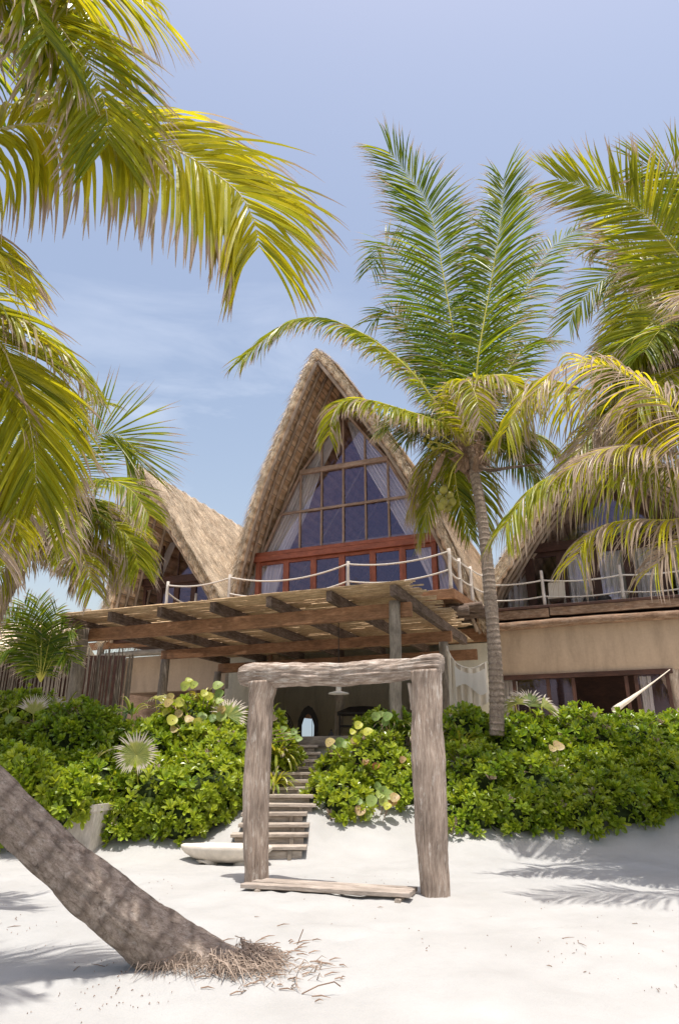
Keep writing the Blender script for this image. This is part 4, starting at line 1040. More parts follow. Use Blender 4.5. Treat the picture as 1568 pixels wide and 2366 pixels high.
frond(pD, [D, (1040, 965, 13.3), (1005, 930, 13.2), (949, 859, 13.0), (874, 794, 12.9), (813, 759, 12.8), (753, 736, 12.7), (693, 736, 12.6), (643, 759, 12.6), (582, 809, 12.6), (557, 834, 12.6)], .72, n=120, lift=(-.4, .1), droop=(.8, .8), age=.3, hint=(-.1, -.75, .65), ang1=32, dry=.03, brown=.06, **kw)
frond(pD, [D, (1040, 990, 13.1), (985, 965, 12.8), (924, 945, 12.6), (854, 925, 12.4), (803, 925, 12.3), (773, 950, 12.3), (760, 1005, 12.3)], .68, n=90, droop=1.2, age=.4, hint=(0, -.5, .8), brown=.15, dry=.12, **kw)
frond(pD, [D, (1060, 930, 14.2), (1030, 830, 14.6), (975, 720, 15), (925, 610, 15.2), (885, 560, 15.3), (858, 620, 15.3)], .95, n=85, droop=.5, age=.05, hint=(-.1, -.9, .3), **kw)
frond(pD, [D, (1055, 940, 14.2), (1010, 850, 14.8), (955, 770, 15.2), (900, 720, 15.4), (860, 740, 15.5)], .9, n=80, droop=.6, age=.05, hint=(0, -.9, .4), **kw)
frond(pD, [D, (1060, 950, 14.4), (1030, 880, 15.2), (990, 840, 15.8), (930, 830, 16)], .9, n=70, droop=.5, age=.05, **kw)
frond(pD, [D, (1110, 930, 14.2), (1165, 800, 14.7), (1206, 688, 15.0), (1266, 580, 15.2), (1336, 530, 15.2)], .9, n=85, droop=.6, age=.12, hint=(-.2, -.9, .4), brown=.05, **kw)
frond(pD, [D, (1120, 950, 14.0), (1170, 860, 14.3), (1215, 800, 14.5), (1270, 790, 14.6)], .85, n=75, droop=.6, age=.15, brown=.05, **kw)
frond(pD, [D, (1075, 950, 12.9), (1090, 890, 12.4), (1130, 868, 12.0), (1180, 880, 11.7), (1215, 930, 11.5)], .75, n=80, droop=.9, age=.55, brown=.2, dry=.2, **kw)
frond(pD, [D, (1062, 950, 12.8), (1060, 900, 12.3), (1080, 880, 11.8), (1100, 920, 11.4), (1110, 980, 11.3)], .6, n=70, droop=.8, age=.5, brown=.2, dry=.25, **kw)
frond(pD, [D, (1070, 1040, 14.0), (1050, 1080, 14.4), (1060, 1160, 14.6), (1085, 1240, 14.7)], .6, n=60, droop=.7, age=.3, **kw)
frond(pD, [D, (1130, 1020, 13.8), (1180, 1000, 14), (1240, 1010, 14.2), (1290, 1050, 14.3)], .7, n=70, droop=.9, age=.3, brown=.1, **kw)
fill(pD, cD+Vector((0, 0, .3)), 7, (20, 160), (2.6, 3.4), (30, 65), 15, L=.9, age=(.0, .2), dryp=.0, droop=.5)
fill(pD, cD, 4, (20, 150), (2.4, 3.2), (5, 30), 17, L=.8, age=(.1, .4), dryp=.2)
# fibrous sheaths, dead stalks, spathe
r_ = random.Random(11)
for k in range(26):
    a_ = r_.uniform(0, 6.28); rad = r_.uniform(.12, .3); h = r_.uniform(-.25, .35)
    p0 = cD+Vector((math.cos(a_)*.11, math.sin(a_)*.11, -.55+h*.3)); p1 = cD+Vector((math.cos(a_)*rad, math.sin(a_)*rad, -.25+h)); p2 = p1+Vector((math.cos(a_)*r_.uniform(.05, .25), math.sin(a_)*.15, r_.uniform(-.35, .25)))
    mb = MB(); tube(mb, [p0, p0.lerp(p1, .5)+Vector((math.cos(a_)*.05, 0, 0)), p1, p2], [.05, .07, .05, .012], n=6, rough=.4, freq=4); mb.build('leaf_sheath', M['fibre'], pD, True)
mb = MB()
for k in range(900):
    a_ = r_.uniform(0, 6.28); z0 = r_.uniform(-.35, .45); rad = r_.uniform(.05, .3)
    p0 = cD+Vector((math.cos(a_)*rad, math.sin(a_)*rad, z0)); ln = r_.uniform(.12, .45); p1 = p0+Vector((math.cos(a_)*ln*.5+r_.uniform(-.1, .1), math.sin(a_)*ln*.4, r_.uniform(-.6, .9)*ln)); w_ = r_.uniform(.004, .01)
    mb.add([(p0.x-w_, p0.y, p0.z), (p0.x+w_, p0.y, p0.z), p1[:]], (0, r_.random()*.3, r_.random()*9), None, [(0, 1, 2)])
mb.build('loose_fibre', M['fibre'], pD)
mb = MB(); pts, _ = spline([at(1100, 1075, 13.4)[:], at(1130, 1086, 13.3)[:], at(1180, 1080, 13.2)[:], at(1250, 1072, 13.1)[:]], 12); tube(mb, [Vector(q) for q in pts], [.05-.003*i for i in range(12)], n=7, rough=.2); mb.build('dead_stalk', M['rafter'], pD, True)
mb = MB(); pts, _ = spline([at(1030, 1040, 13.2)[:], at(1018, 1060, 13.1)[:], at(1003, 1095, 13.1)[:], at(987, 1130, 13.1)[:]], 10); tube(mb, [Vector(q) for q in pts], [.01, .03, .055, .07, .075, .07, .06, .045, .025, .005], n=9); mb.build('spathe', M['fibre'], pD, True)
def coconut(c_, r0):
    mb = MB(); ax = Vector((random.uniform(-.3, .3), random.uniform(-.2, .2), -1)).normalized()
    tube(mb, [c_-ax*r0*1.15, c_-ax*r0*.95, c_-ax*r0*.5, c_, c_+ax*r0*.5, c_+ax*r0*.95, c_+ax*r0*1.15], [r0*.12, r0*.5, r0*.88, r0, r0*.9, r0*.5, r0*.08], n=14); mb.build('coconut', M['coconut'], pD, True)
for px, py, r0 in ((1024, 1132, .085), (1038, 1145, .09), (1025, 1160, .09), (1044, 1160, .085), (1018, 1170, .085), (1034, 1174, .08), (1014, 1150, .07)): coconut(at(px, py, 13.1+random.uniform(-.1, .1)), r0)
for px, py in ((980, 1018), (988, 1008), (996, 1022), (1000, 1006), (1006, 1018), (1012, 1004), (990, 1030), (1000, 1036), (1014, 1028), (1008, 994), (998, 994)): coconut(at(px, py, 13.1+random.uniform(-.1, .1)), .045)
mb = MB()
for e in ((1034, 1130), (1012, 1000), (990, 1020), (1000, 1036)): 
    pts, _ = spline([at(1070, 1050, 13.3)[:], at((1070+e[0])/2-6, (1050+e[1])/2-8, 13.1)[:], at(e[0], e[1], 13.1)[:]], 8); tube(mb, [Vector(q) for q in pts], .014, n=5)
mb.build('fruit_stalk', M['rachis'], pD, True)

# --- palm E: crown out of frame on the right
pE = thing('coconut_palm', (6.9, 9.8, 0), 'coconut palm at the right edge with big drooping brown-fringed fronds', 'palm tree', 'coconut palms')
cE = at(1760, 905, 9.6)
palm_trunk(pE, [(7.4, 10.3, -.2), (7.2, 10.1, 1.5), (6.8, 9.8, 3.4), cE[:]], .2, .14, 'trunk', n=18, m=160)
E_ = cE
kw = dict(w=.036, rr=.026, t0=.16, segs=7)
frond(pE, [E_, (1680, 730, 9.4), (1568, 591, 9.2), (1511, 519, 9.1), (1466, 478, 9.0), (1412, 447, 9.0), (1349, 429, 9.0), (1290, 415, 9.0)], .92, n=115, droop=.12, age=.42, hint=(-.3, -.95, -.1), ang1=34, ang0=75, **kw)
frond(pE, [E_, (1690, 760, 9.8), (1600, 660, 9.9), (1500, 610, 10.0), (1420, 570, 10.1), (1365, 575, 10.1)], .85, n=95, droop=.5, age=.4, hint=(0, -.8, .5), brown=.08, dry=.08, **kw)
frond(pE, [E_, (1640, 700, 10.5), (1530, 625, 10.8), (1412, 636, 11.0), (1340, 699, 11.0), (1313, 744, 11.0)], .75, n=85, droop=.2, age=.2, hint=(-.4, -.9, .2), ang1=28, **kw)
frond(pE, [E_, (1660, 780, 9.2), (1590, 730, 9.2), (1520, 740, 9.2), (1460, 790, 9.2), (1425, 850, 9.2)], .8, n=90, droop=.6, age=.4, hint=(0, -.8, .5), brown=.1, **kw)
frond(pE, [E_, (1670, 1010, 8.0), (1610, 990, 7.6), (1568, 964, 7.4), (1529, 919, 7.3), (1488, 892, 7.3), (1443, 865, 7.3), (1407, 847, 7.3), (1367, 838, 7.3), (1331, 834, 7.3), (1280, 856, 7.3), (1240, 900, 7.3)], .74, n=115, droop=1.0, age=.9, brown=.15, dry=.6, hint=(-.1, -.45, .85), lift=(-.8, .5), rr=.034, w=.026, t0=.16, segs=7)
frond(pE, [E_, (1650, 930, 10), (1540, 950, 10.3), (1421, 924, 10.5), (1331, 897, 10.6), (1250, 879, 10.6), (1209, 906, 10.6), (1169, 996, 10.6)], .95, n=105, lift=(-.8, .1), droop=1.2, age=.62, brown=.15, dry=.12, **kw)
frond(pE, [E_, (1660, 1060, 9.3), (1568, 1081, 9.2), (1466, 1081, 9.2), (1376, 1072, 9.2), (1304, 1086, 9.2), (1241, 1117, 9.2), (1196, 1167, 9.2), (1169, 1212, 9.2)], .95, n=110, droop=(1.5, .9), age=.4, brown=.06, dry=.06, lift=(-1.0, .1), w=.036, rr=.026, t0=.16, segs=8)
frond(pE, [E_, (1660, 1040, 8.8), (1568, 1050, 8.7), (1470, 1030, 8.6), (1390, 1040, 8.6), (1320, 1080, 8.6)], .8, n=90, droop=1.1, age=.9, brown=.2, dry=.75, w=.024, rr=.026, t0=.16, segs=7)
frond(pE, [E_, (1680, 1150, 9), (1568, 1198, 8.8), (1466, 1200, 8.8), (1398, 1212, 8.8), (1353, 1243, 8.8), (1331, 1288, 8.8)], .8, n=100, lift=(-.8, .1), droop=1.15, age=.7, brown=.25, dry=.5, w=.028, rr=.026, t0=.16, segs=7)
frond(pE, [E_, (1700, 1180, 8.8), (1620, 1240, 8.6), (1560, 1260, 8.5), (1510, 1310, 8.5)], .75, n=80, droop=1.1, age=.8, brown=.3, dry=.8, w=.026, rr=.026, t0=.16)
frond(pE, [E_, (1640, 960, 10.4), (1560, 980, 10.8), (1480, 1010, 11), (1400, 1050, 11.2)], .8, n=85, droop=.9, age=.4, brown=.1, dry=.1, **kw)
frond(pE, [E_, (1690, 860, 9.0), (1610, 850, 8.8), (1540, 870, 8.6), (1470, 930, 8.5)], .8, n=85, droop=.8, age=.5, brown=.1, dry=.1, **kw)
frond(pE, [E_, (1720, 640, 9.2), (1640, 480, 9.0), (1560, 400, 8.9), (1480, 380, 8.9)], .9, n=80, droop=.15, age=.35, hint=(-.3, -.95, 0), **kw)
frond(pE, [E_, (1640, 840, 10), (1560, 800, 10.3), (1480, 810, 10.6), (1420, 850, 10.8)], .8, n=85, droop=.7, age=.35, brown=.1, **kw)

for P_, a_ in (([(1700, 800, 10.2), (1620, 700, 10.6), (1540, 690, 10.9), (1470, 720, 11.1), (1420, 780, 11.2)], .25), ([(1710, 720, 9.8), (1640, 560, 10), (1560, 480, 10.1), (1480, 460, 10.2), (1400, 490, 10.2)], .35),
               ([(1690, 850, 10.8), (1590, 790, 11.4), (1500, 780, 11.8), (1430, 810, 12), (1370, 870, 12.1)], .15), ([(1720, 700, 10.6), (1640, 600, 11), (1560, 560, 11.2), (1490, 600, 11.3), (1440, 660, 11.3)], .2), ([(1700, 780, 9.6), (1600, 640, 9.7), (1530, 640, 9.7), (1470, 690, 9.7), (1440, 750, 9.7)], .4)):
    frond(pE, [E_]+P_, .85, n=95, droop=.5, age=a_, hint=(-.2, -.85, .4), brown=.08, **kw)
fill(pE, cE, 7, (120, 215), (3.3, 4.4), (20, 55), 25, age=(.15, .45), dryp=.15, n=90)
fill(pE, cE, 3, (150, 215), (2.8, 3.4), (10, 30), 26, age=(.3, .6), dryp=.5)
fill(pE, cE, 4, (215, 290), (3.0, 4.0), (10, 50), 27, age=(.3, .6), dryp=.1)

# ---------------------------------------------------------------- hedges
def rosettes(mb, C, Nn, size, r, nl=9, age=.2):
    m = len(C); up = np.array([0, 0, 1.0])
    a1 = np.cross(Nn, np.array([.3, .2, .9])); a1 /= np.linalg.norm(a1, axis=1)[:, None]; a2 = np.cross(Nn, a1)
    ph = r.random(m)*6.28; rb = r.random(m); rs_ = r.uniform(.65, 1.3, m); ra_ = r.normal(0, .22, m); dry_ = np.where(r.random(m) < .018, 1.6, 0)
    for k in range(nl):
        th = ph+k*2.4; el = np.radians(r.uniform(8, 62, m)) if k > 2 else np.radians(r.uniform(55, 85, m))
        rad = a1*np.cos(th)[:, None]+a2*np.sin(th)[:, None]
        d = rad*np.cos(el)[:, None]+Nn*np.sin(el)[:, None]
        sd = np.cross(d, Nn); sd /= np.linalg.norm(sd, axis=1)[:, None]+1e-9; nn = np.cross(sd, d)
        L = (size*rs_*r.uniform(.75, 1.2, m))[:, None]; w = L*.19*r.uniform(.8, 1.2, m)[:, None]
        p0 = C; p1 = C+d*L*.62-sd*w+nn*L*.05; p2 = C+d*L-nn*L*.10; p3 = C+d*L*.62+sd*w+nn*L*.05; pm = C+d*L*.6-nn*L*.03
        p4 = C+d*L*.88-sd*w*.75; p5 = C+d*L*.88+sd*w*.75
        V = np.stack([p0, p1, p4, p2, p5, p3, pm], 1).reshape(-1, 3)
        rnd = np.clip(rb*.6+r.random(m)*.35, 0, 1); ag = np.clip(age+.12+ra_+r.normal(0, .12, m), 0, 1)+dry_
        A = np.repeat(np.stack([np.zeros(m), rnd, ag], 1), 7, 0)
        b = (np.arange(m)*7)[:, None]
        T = np.concatenate([b+np.array(x) for x in ([0, 1, 6], [1, 2, 6], [2, 3, 6], [3, 4, 6], [4, 5, 6], [5, 0, 6])])
        mb.add(V, A, None, T)
ALLB = []
def bush(blobs, label, dens=62, size=.125, age=.2, seed=1, mat='naupaka', name='naupaka_bush', group='leafy bushes on the dune bank'):
    """blobs: (px, py, Y, rx, ry, rz) ellipsoids"""
    r = np.random.default_rng(seed*7+1)
    B_ = [(np.array(at(px, py, Y)), np.array((rx, ry, rz))) for px, py, Y, rx, ry, rz in blobs]
    root = thing(name, (B_[0][0][0], B_[0][0][1], G(B_[0][0][0], B_[0][0][1])), label, 'bush', group)
    mb = MB(); core = MB()
    for c, R_ in B_:
        area = 4*math.pi*((R_[0]*R_[1])**1.6/3+(R_[0]*R_[2])**1.6/3+(R_[1]*R_[2])**1.6/3)**(1/1.6)
        for shell, dd in ((1.0, 1.0), (.84, .7)):
            n = int(area*dens*dd)
            d = r.normal(size=(n, 3)); d /= np.linalg.norm(d, axis=1)[:, None]
            keep = (d[:, 2] > -.6) & (d[:, 1] < .75); d = d[keep]
            lump = np.array([1+.26*noise.noise(Vector(q*2.1)+Vector(c))+.15*noise.noise(Vector(q*5)+Vector(c)) for q in d])
            P = c+d*R_*(shell*lump*(1+r.normal(0, .04, len(d))))[:, None]
            Nn = d/R_; Nn /= np.linalg.norm(Nn, axis=1)[:, None]
            Nn = Nn+np.array([0, -.15, .55])+r.normal(0, .28, P.shape); Nn /= np.linalg.norm(Nn, axis=1)[:, None]
            ok = np.ones(len(P), bool)
            for c2, R2 in B_:
                if c2 is c: continue
                ok &= (((P-c2)/(R2*.78))**2).sum(1) > 1
            gz = np.array([G(q[0], q[1]) for q in P]); ok &= P[:, 2] > gz+.04
            P = P[ok]; Nn = Nn[ok]
            if len(P): rosettes(mb, P, Nn, size, r, nl=9 if shell == 1 else 6, age=age)
        # added dark filler blob, blocks the view through the leaves; no real wood
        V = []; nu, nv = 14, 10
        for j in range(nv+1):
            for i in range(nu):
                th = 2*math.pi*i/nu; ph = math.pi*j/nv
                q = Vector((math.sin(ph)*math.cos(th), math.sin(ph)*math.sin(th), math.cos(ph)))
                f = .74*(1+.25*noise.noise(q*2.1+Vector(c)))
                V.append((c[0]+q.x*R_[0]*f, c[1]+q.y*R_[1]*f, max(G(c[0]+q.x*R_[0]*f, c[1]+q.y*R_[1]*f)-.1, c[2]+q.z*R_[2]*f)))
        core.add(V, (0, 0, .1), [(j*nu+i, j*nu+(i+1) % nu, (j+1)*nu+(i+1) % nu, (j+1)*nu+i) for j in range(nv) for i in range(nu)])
        if c is not B_[0][0]: tube(core, [Vector(B_[0][0]), Vector(c)], .05, n=5, c=.1)
        for k in range(10):
            a_ = r.random()*6.28; p0 = Vector((c[0]+r.normal(0, .1), c[1]+r.normal(0, .1), G(c[0], c[1])-.05)); q = Vector((c[0]+math.cos(a_)*R_[0]*.9, c[1]+math.sin(a_)*R_[1]*.9, c[2]+r.uniform(-.3, .6)*R_[2]))
            tube(core, [p0, p0.lerp(q, .5)+Vector((0, 0, .08)), q], [.018, .013, .006], n=4, c=.1)
    tw = MB()
    for c, R_ in B_:
        for k in range(14):
            d = Vector(r.normal(size=3)); d.normalize(); d.z = abs(d.z); d.y = -abs(d.y)*.8
            p1 = Vector(c)+Vector((d.x*R_[0], d.y*R_[1], d.z*R_[2]))*float(r.uniform(.95, 1.18)); p0 = Vector(c)+Vector((d.x*R_[0], d.y*R_[1], d.z*R_[2]))*.6
            tube(tw, [p0, p0.lerp(p1, .6)+Vector(r.normal(0, .03, 3)), p1], [.009, .006, .002], n=4, c=.3)
    tw.build('twigs', M['fibre'], root)
    mb.build('foliage', M[mat], root); core.build('stems', M['stems'], root, True)  # the stems mesh holds the added filler blobs as well as thin stems
M['stems'] = mat_simple('bush_filler_and_stems', (.035, .05, .018), .95, .1, 9, .5, 1.0)
bush([(50, 1675, 13.9, .75, .6, .6), (-40, 1760, 13.2, .8, .7, .6)], 'bush below the young palm at the upper left edge of the bank', seed=1, age=.35)
bush([(180, 1715, 13.3, .85, .7, .66)], 'dark shaded bush in front of the left pergola post', seed=2, age=.02)
bush([(330, 1730, 13.6, .85, .7, .5), (450, 1675, 13.9, .75, .6, .5)], 'bush under the top of the left bank behind the round fan leaf', seed=3, age=.15)
bush([(500, 1760, 13.2, .75, .7, .6)], 'bright bush against the left gate post near its top', seed=4, age=.4)
bush([(60, 1830, 12.6, .9, .8, .65), (-60, 1900, 12.0, .8, .8, .6)], 'deep green bush above the leaning trunk', seed=5, age=.08)
bush([(230, 1830, 12.5, .65, .7, .6)], 'shaded bush behind the planter box', seed=6, age=.08)
bush([(360, 1850, 12.5, .75, .8, .66), (300, 1900, 12.2, .45, .5, .42)], 'bright rounded bush in the middle of the left bank', seed=7, age=.35)
bush([(480, 1840, 12.6, .75, .8, .72), (430, 1900, 12.2, .65, .6, .45)], 'bright bush spilling onto the sand above the stone seat', seed=8, age=.38)
bush([(540, 1880, 12.7, .36, .5, .42)], 'small bush tucked behind the left gate post beside the stairs', seed=9, age=.3)
bush([(640, 1745, 13.9, .42, .5, .45), (600, 1690, 14.2, .5, .4, .4)], 'bush left of the upper stairs seen through the gate', seed=10, age=.35)
bush([(795, 1870, 12.7, .55, .6, .5), (752, 1850, 12.9, .34, .4, .4), (770, 1790, 13.3, .3, .35, .35)], 'lime bush right of the stairs seen through the gate', seed=11, age=.5)
bush([(850, 1780, 13.3, .7, .7, .6), (930, 1830, 13.0, .6, .6, .5)], 'bush in the upper right of the gate opening', seed=12, age=.4)
bush([(900, 1700, 14.2, .65, .5, .42)], 'dark bush below the right pergola post inside the gate', seed=13, age=.05)
bush([(1075, 1700, 14.2, .6, .6, .5)], 'dark glossy bush between the right gate post and the tall palm trunk', seed=14, age=.02)
bush([(1100, 1830, 13.0, .8, .8, .75), (1080, 1900, 12.4, .6, .6, .48)], 'large bush beside the right gate post reaching the sand', seed=15, age=.2)
bush([(1200, 1730, 14.0, .7, .7, .62)], 'bush round the foot of the tall palm', seed=16, age=.12)
bush([(1240, 1850, 12.8, .8, .8, .7), (1180, 1895, 12.3, .5, .5, .4), (1270, 1900, 12.4, .45, .45, .38)], 'broad bush in the middle of the right bank with leaves hanging over the sand', seed=17, age=.22)
bush([(1340, 1730, 14.0, .8, .7, .68)], 'bush below the dark doorway on the right', seed=18, age=.15)
bush([(1380, 1820, 13.1, .75, .7, .62)], 'bush between the middle and right end of the right bank', seed=19, age=.3)
bush([(1470, 1735, 14.0, .8, .7, .62)], 'dark bush below the diagonal white hammock', seed=20, age=.08)
bush([(1500, 1810, 13.5, .8, .7, .62), (1600, 1820, 13.6, .6, .6, .6)], 'bush at the right edge above the frond shadows', seed=21, age=.2)
bush([(1420, 1860, 12.5, .7, .6, .5), (1340, 1885, 12.3, .5, .5, .4)], 'low bush on the sand slope at the right of the bank', seed=23, age=.25)
bush([(1530, 1825, 12.8, .75, .6, .55), (1480, 1850, 12.6, .45, .4, .4)], 'low bush at the lower right corner of the bank', seed=24, age=.2)
bush([(1580, 1720, 14.2, .7, .6, .55)], 'bush at the foot of the twisted post', seed=22, age=.15)

def leafblade(mb, p0, dirv, L, w, droop, r, age, segs=6, nrm=Vector((0, 0, 1)), rnd=None, prof=(.5, 1, .8, .05)):
    d = Vector(dirv).normalized(); cur = Vector(p0); V = []; A = []; rnd = r.random() if rnd is None else rnd
    s_ = d.cross(nrm)
    if s_.length < .1: s_ = d.cross(Vector((0, 1, 0)))
    s_.normalize()
    for k in range(segs+1):
        f = k/segs; hw = w*float(np.interp(f, [0, .35, .75, 1], prof))/2; nn = s_.cross(d)
        V += [(cur-s_*hw+nn*hw*.4)[:], cur[:], (cur+s_*hw+nn*hw*.4)[:]]; A += [(f, rnd, age)]*3
        d = (d+Vector((0, 0, -droop*.3*(.3+f)))).normalized(); cur = cur+d*(L/segs)
    Q = [q for k in range(segs) for q in ((3*k, 3*k+1, 3*k+4, 3*k+3), (3*k+1, 3*k+2, 3*k+5, 3*k+4))]
    mb.add(V, A, Q)
def fan_leaf(root, px, py, Y, Rm, facing=(0, -1, .3), spread=165, up=(0, 0, 1), n=36, age=.3, droop=.35, stalk=None):
    r = random.Random(int(px*3+py)); c = at(px, py, Y); F = Vector(facing).normalized(); U = Vector(up); U = (U-F*U.dot(F)).normalized(); S_ = F.cross(U)
    mb = MB()
    for k in range(n):
        a_ = R(-spread+2*spread*k/(n-1)); d = U*math.cos(a_)+S_*math.sin(a_)+F*.15
        leafblade(mb, c, d, Rm*r.uniform(.88, 1.06)*(.72+.28*math.cos(a_*.5)), Rm*.095, droop*r.uniform(.6, 1.5), r, age+r.uniform(-.15, .15), nrm=F, prof=(.45, 1, .55, .05))
    o = mb.build('fan_leaf', M['fan'], root)
    m2 = MB(); g0 = Vector(stalk) if stalk else Vector((c.x+.1, c.y+.35, G(c.x, c.y)))
    tube(m2, [g0, g0.lerp(c, .5)+Vector((0, -.05, .08)), c], [.014, .012, .009], n=6); m2.build('stalk', M['rachis'], o, True)
fp = thing('fan_palm', at(315, 1800, 12.1), 'fan palm with one round pale-tipped leaf in the middle of the left bank', 'fan palm', 'fan palms in the hedge')
fan_leaf(fp, 316, 1745, 11.9, .42, facing=(.05, -1, .1), n=44, age=.35)
fan_leaf(fp, 228, 1752, 12.1, .40, facing=(-.5, -.6, .9), up=(-.6, 0, .7), spread=75, n=22, age=.7, droop=.9)
fan_leaf(fp, 262, 1828, 12.0, .42, facing=(.2, -.5, .9), up=(-.6, 0, .8), spread=35, n=14, age=.9, droop=.3)
fp2 = thing('fan_palm', at(545, 1690, 13.9), 'fan palm with dark upright leaves behind the left gate post top', 'fan palm', 'fan palms in the hedge')
fan_leaf(fp2, 528, 1655, 13.3, .42, facing=(.2, -.9, .5), up=(.5, 0, .9), spread=95, n=30, age=.15)
fan_leaf(fp2, 490, 1640, 13.5, .36, facing=(-.2, -.9, .5), up=(.2, 0, 1), spread=95, n=28, age=.4)
fan_leaf(fp2, 360, 1615, 13.9, .34, facing=(-.2, -.5, .9), up=(.2, 0, 1), spread=85, n=26, age=.6, droop=1.0)
fp3 = thing('fan_palm', at(80, 1680, 13.4), 'fan palm with broad yellow-green leaves at the left end of the bank', 'fan palm', 'fan palms in the hedge')
fan_leaf(fp3, 78, 1650, 13.2, .40, facing=(0, -1, .3), spread=60, n=22, age=.5, droop=.2)
fan_leaf(fp3, 120, 1640, 13.2, .48, facing=(.5, -.6, .6), up=(.8, 0, .5), spread=80, n=28, age=.4, droop=.8)
fan_leaf(fp3, 105, 1690, 13.0, .42, facing=(.3, -.9, .3), up=(.5, 0, -.8), spread=60, n=20, age=.2, droop=.8)
fan_leaf(fp3, 20, 1640, 13.3, .40, facing=(-.3, -.6, .8), up=(-.4, 0, .8), spread=90, n=26, age=.6, droop=.9)
fp4 = thing('fan_palm', at(1235, 1660, 14.2), 'pale spiky fan palm right of the tall palm trunk', 'fan palm', 'fan palms in the hedge')
fan_leaf(fp4, 1222, 1632, 13.9, .5, facing=(.1, -.8, .6), up=(.2, 0, 1), spread=75, n=28, age=.1, droop=.5)
fan_leaf(fp4, 1190, 1628, 13.9, .36, facing=(-.4, -.8, .6), up=(-.3, 0, 1), spread=95, n=26, age=.5, droop=.8)
fan_leaf(fp4, 1250, 1632, 13.8, .5, facing=(.4, -.7, .6), up=(.9, 0, .35), spread=50, n=20, age=.3, droop=.5)

def strap_plant(px, py, Y, n, L, label, age=.3, seed=1, w=.05, lean=(0, 0)):
    r = random.Random(seed); c = at(px, py, Y); root = thing('strap_leaf_plant', c, label, 'plant', 'strap-leaved plants in the hedge'); mb = MB()
    for k in range(n):
        a_ = r.uniform(0, 6.28); e = r.uniform(.4, 1.3)
        leafblade(mb, c+Vector((math.cos(a_)*.05, math.sin(a_)*.05, 0)), (math.cos(a_)*math.cos(e)+lean[0], math.sin(a_)*math.cos(e)-.15, math.sin(e)), L*r.uniform(.7, 1.1), w, 1.1*r.uniform(.6, 1.5), r, age+r.uniform(-.2, .3), segs=8, prof=(.7, 1, .8, .05))
    mb.build('leaves', M['strap'], root)
strap_plant(640, 1750, 13.5, 80, .55, 'yellow-green strap-leaved clump spilling over the left side of the stairs', .35, 1)
strap_plant(632, 1815, 12.9, 60, .48, 'strap-leaved clump right beside the left gate post low on the stairs', .3, 2)
strap_plant(915, 1690, 13.9, 50, .55, 'dark strap-leaved clump at the foot of the right pergola post', .0, 3)
strap_plant(960, 1700, 13.6, 40, .5, 'dark strap-leaved clump against the right gate post inside the opening', .0, 4)
strap_plant(1065, 1730, 13.5, 30, .6, 'upright light strap-leaved clump right of the right gate post', .3, 5)
strap_plant(305, 1650, 14.0, 22, .5, 'spiky strap-leaved clump right of the left pergola post', .1, 6)
strap_plant(400, 1650, 13.7, 36, .5, 'spiky pale strap-leaved clump on top of the left bank below the second pergola post', .5, 8)
strap_plant(470, 1625, 13.9, 40, .45, 'yellowish strap-leaved clump left of the dark fan palm on the left bank', .6, 9)
strap_plant(150, 1640, 13.9, 36, .5, 'strap-leaved clump beside the broad yellow-green fan leaves at the left', .45, 10)
strap_plant(620, 1660, 14.4, 40, .45, 'strap-leaved clump peeking behind the top of the left gate post', .3, 7)

def grape(leaves, label, Y, seed, rad=.085, rndr=(0, 1)):
    r = random.Random(seed); xs = [p[0] for p in leaves]; ys = [p[1] for p in leaves]
    c = at(sum(xs)/len(xs), max(ys), Y); root = thing('sea_grape', (c.x, c.y+.1, G(c.x, c.y)), label, 'plant', 'sea grape plants in the hedge'); mb = MB(); ms = MB()
    for px, py, col in leaves:
        p = at(px, py, Y+r.uniform(-.12, .12)); nn = Vector((r.uniform(-.5, .5), -1, r.uniform(.1, 1.0))).normalized(); d, x, y = basis(nn); R_ = rad*r.uniform(.8, 1.25)
        V = [(p-nn*.012)[:]]; A = [(0, col, 0)]
        for k in range(14):
            th = 2*math.pi*k/14; q = p+x*math.cos(th)*R_*(1+.05*math.sin(3*th))+y*math.sin(th)*R_+nn*.02*math.sin(2*th); V.append(q[:]); A.append((1, min(1, max(0, col+r.uniform(-.06, .06))), 0))
        mb.add(V, A, None, [(0, 1+k, 1+(k+1) % 14) for k in range(14)])
        tube(ms, [p, Vector((c.x+(p.x-c.x)*.5, p.y+.15, p.z-.25))], .006, n=4)
    mb.build('leaves', M['grape'], root, True); ms.build('stems', M['fibre'], root)
def scatter(n, x0, x1, y0, y1, seed, cols):
    r = random.Random(seed); return [(r.uniform(x0, x1), r.uniform(y0, y1), r.choice(cols)) for _ in range(n)]
grape(scatter(26, 385, 520, 1600, 1700, 1, [.1, .3, .45, .6, .62, .65, .8])+[(437, 1572, .55), (428, 1585, .5), (448, 1582, .5), (504, 1583, .4), (468, 1655, .2)], 'sea grape with yellow leaves on top of the left bank', 13.2, 1)
grape([(872, 1815, .15), (885, 1825, .2), (900, 1835, .3), (878, 1835, .45), (912, 1842, .82), (885, 1850, .5), (895, 1862, .62), (905, 1852, .85), (840, 1862, .1), (832, 1872, .85), (848, 1885, .4), (828, 1850, .15), (858, 1850, .3)], 'sea grape with pink-tinged leaves hanging low inside the gate by the right post', 12.15, 2, .08)
grape([(828, 1675, .62), (815, 1690, .62), (838, 1695, .64), (850, 1690, .62), (770, 1725, .3), (785, 1715, .1), (800, 1720, .25), (762, 1715, .8), (845, 1760, .9), (868, 1770, .98), (835, 1775, .3), (735, 1800, .2), (818, 1712, .82)], 'sea grape with yellow and red leaves at the head of the stairs inside the gate', 12.7, 3, .075)
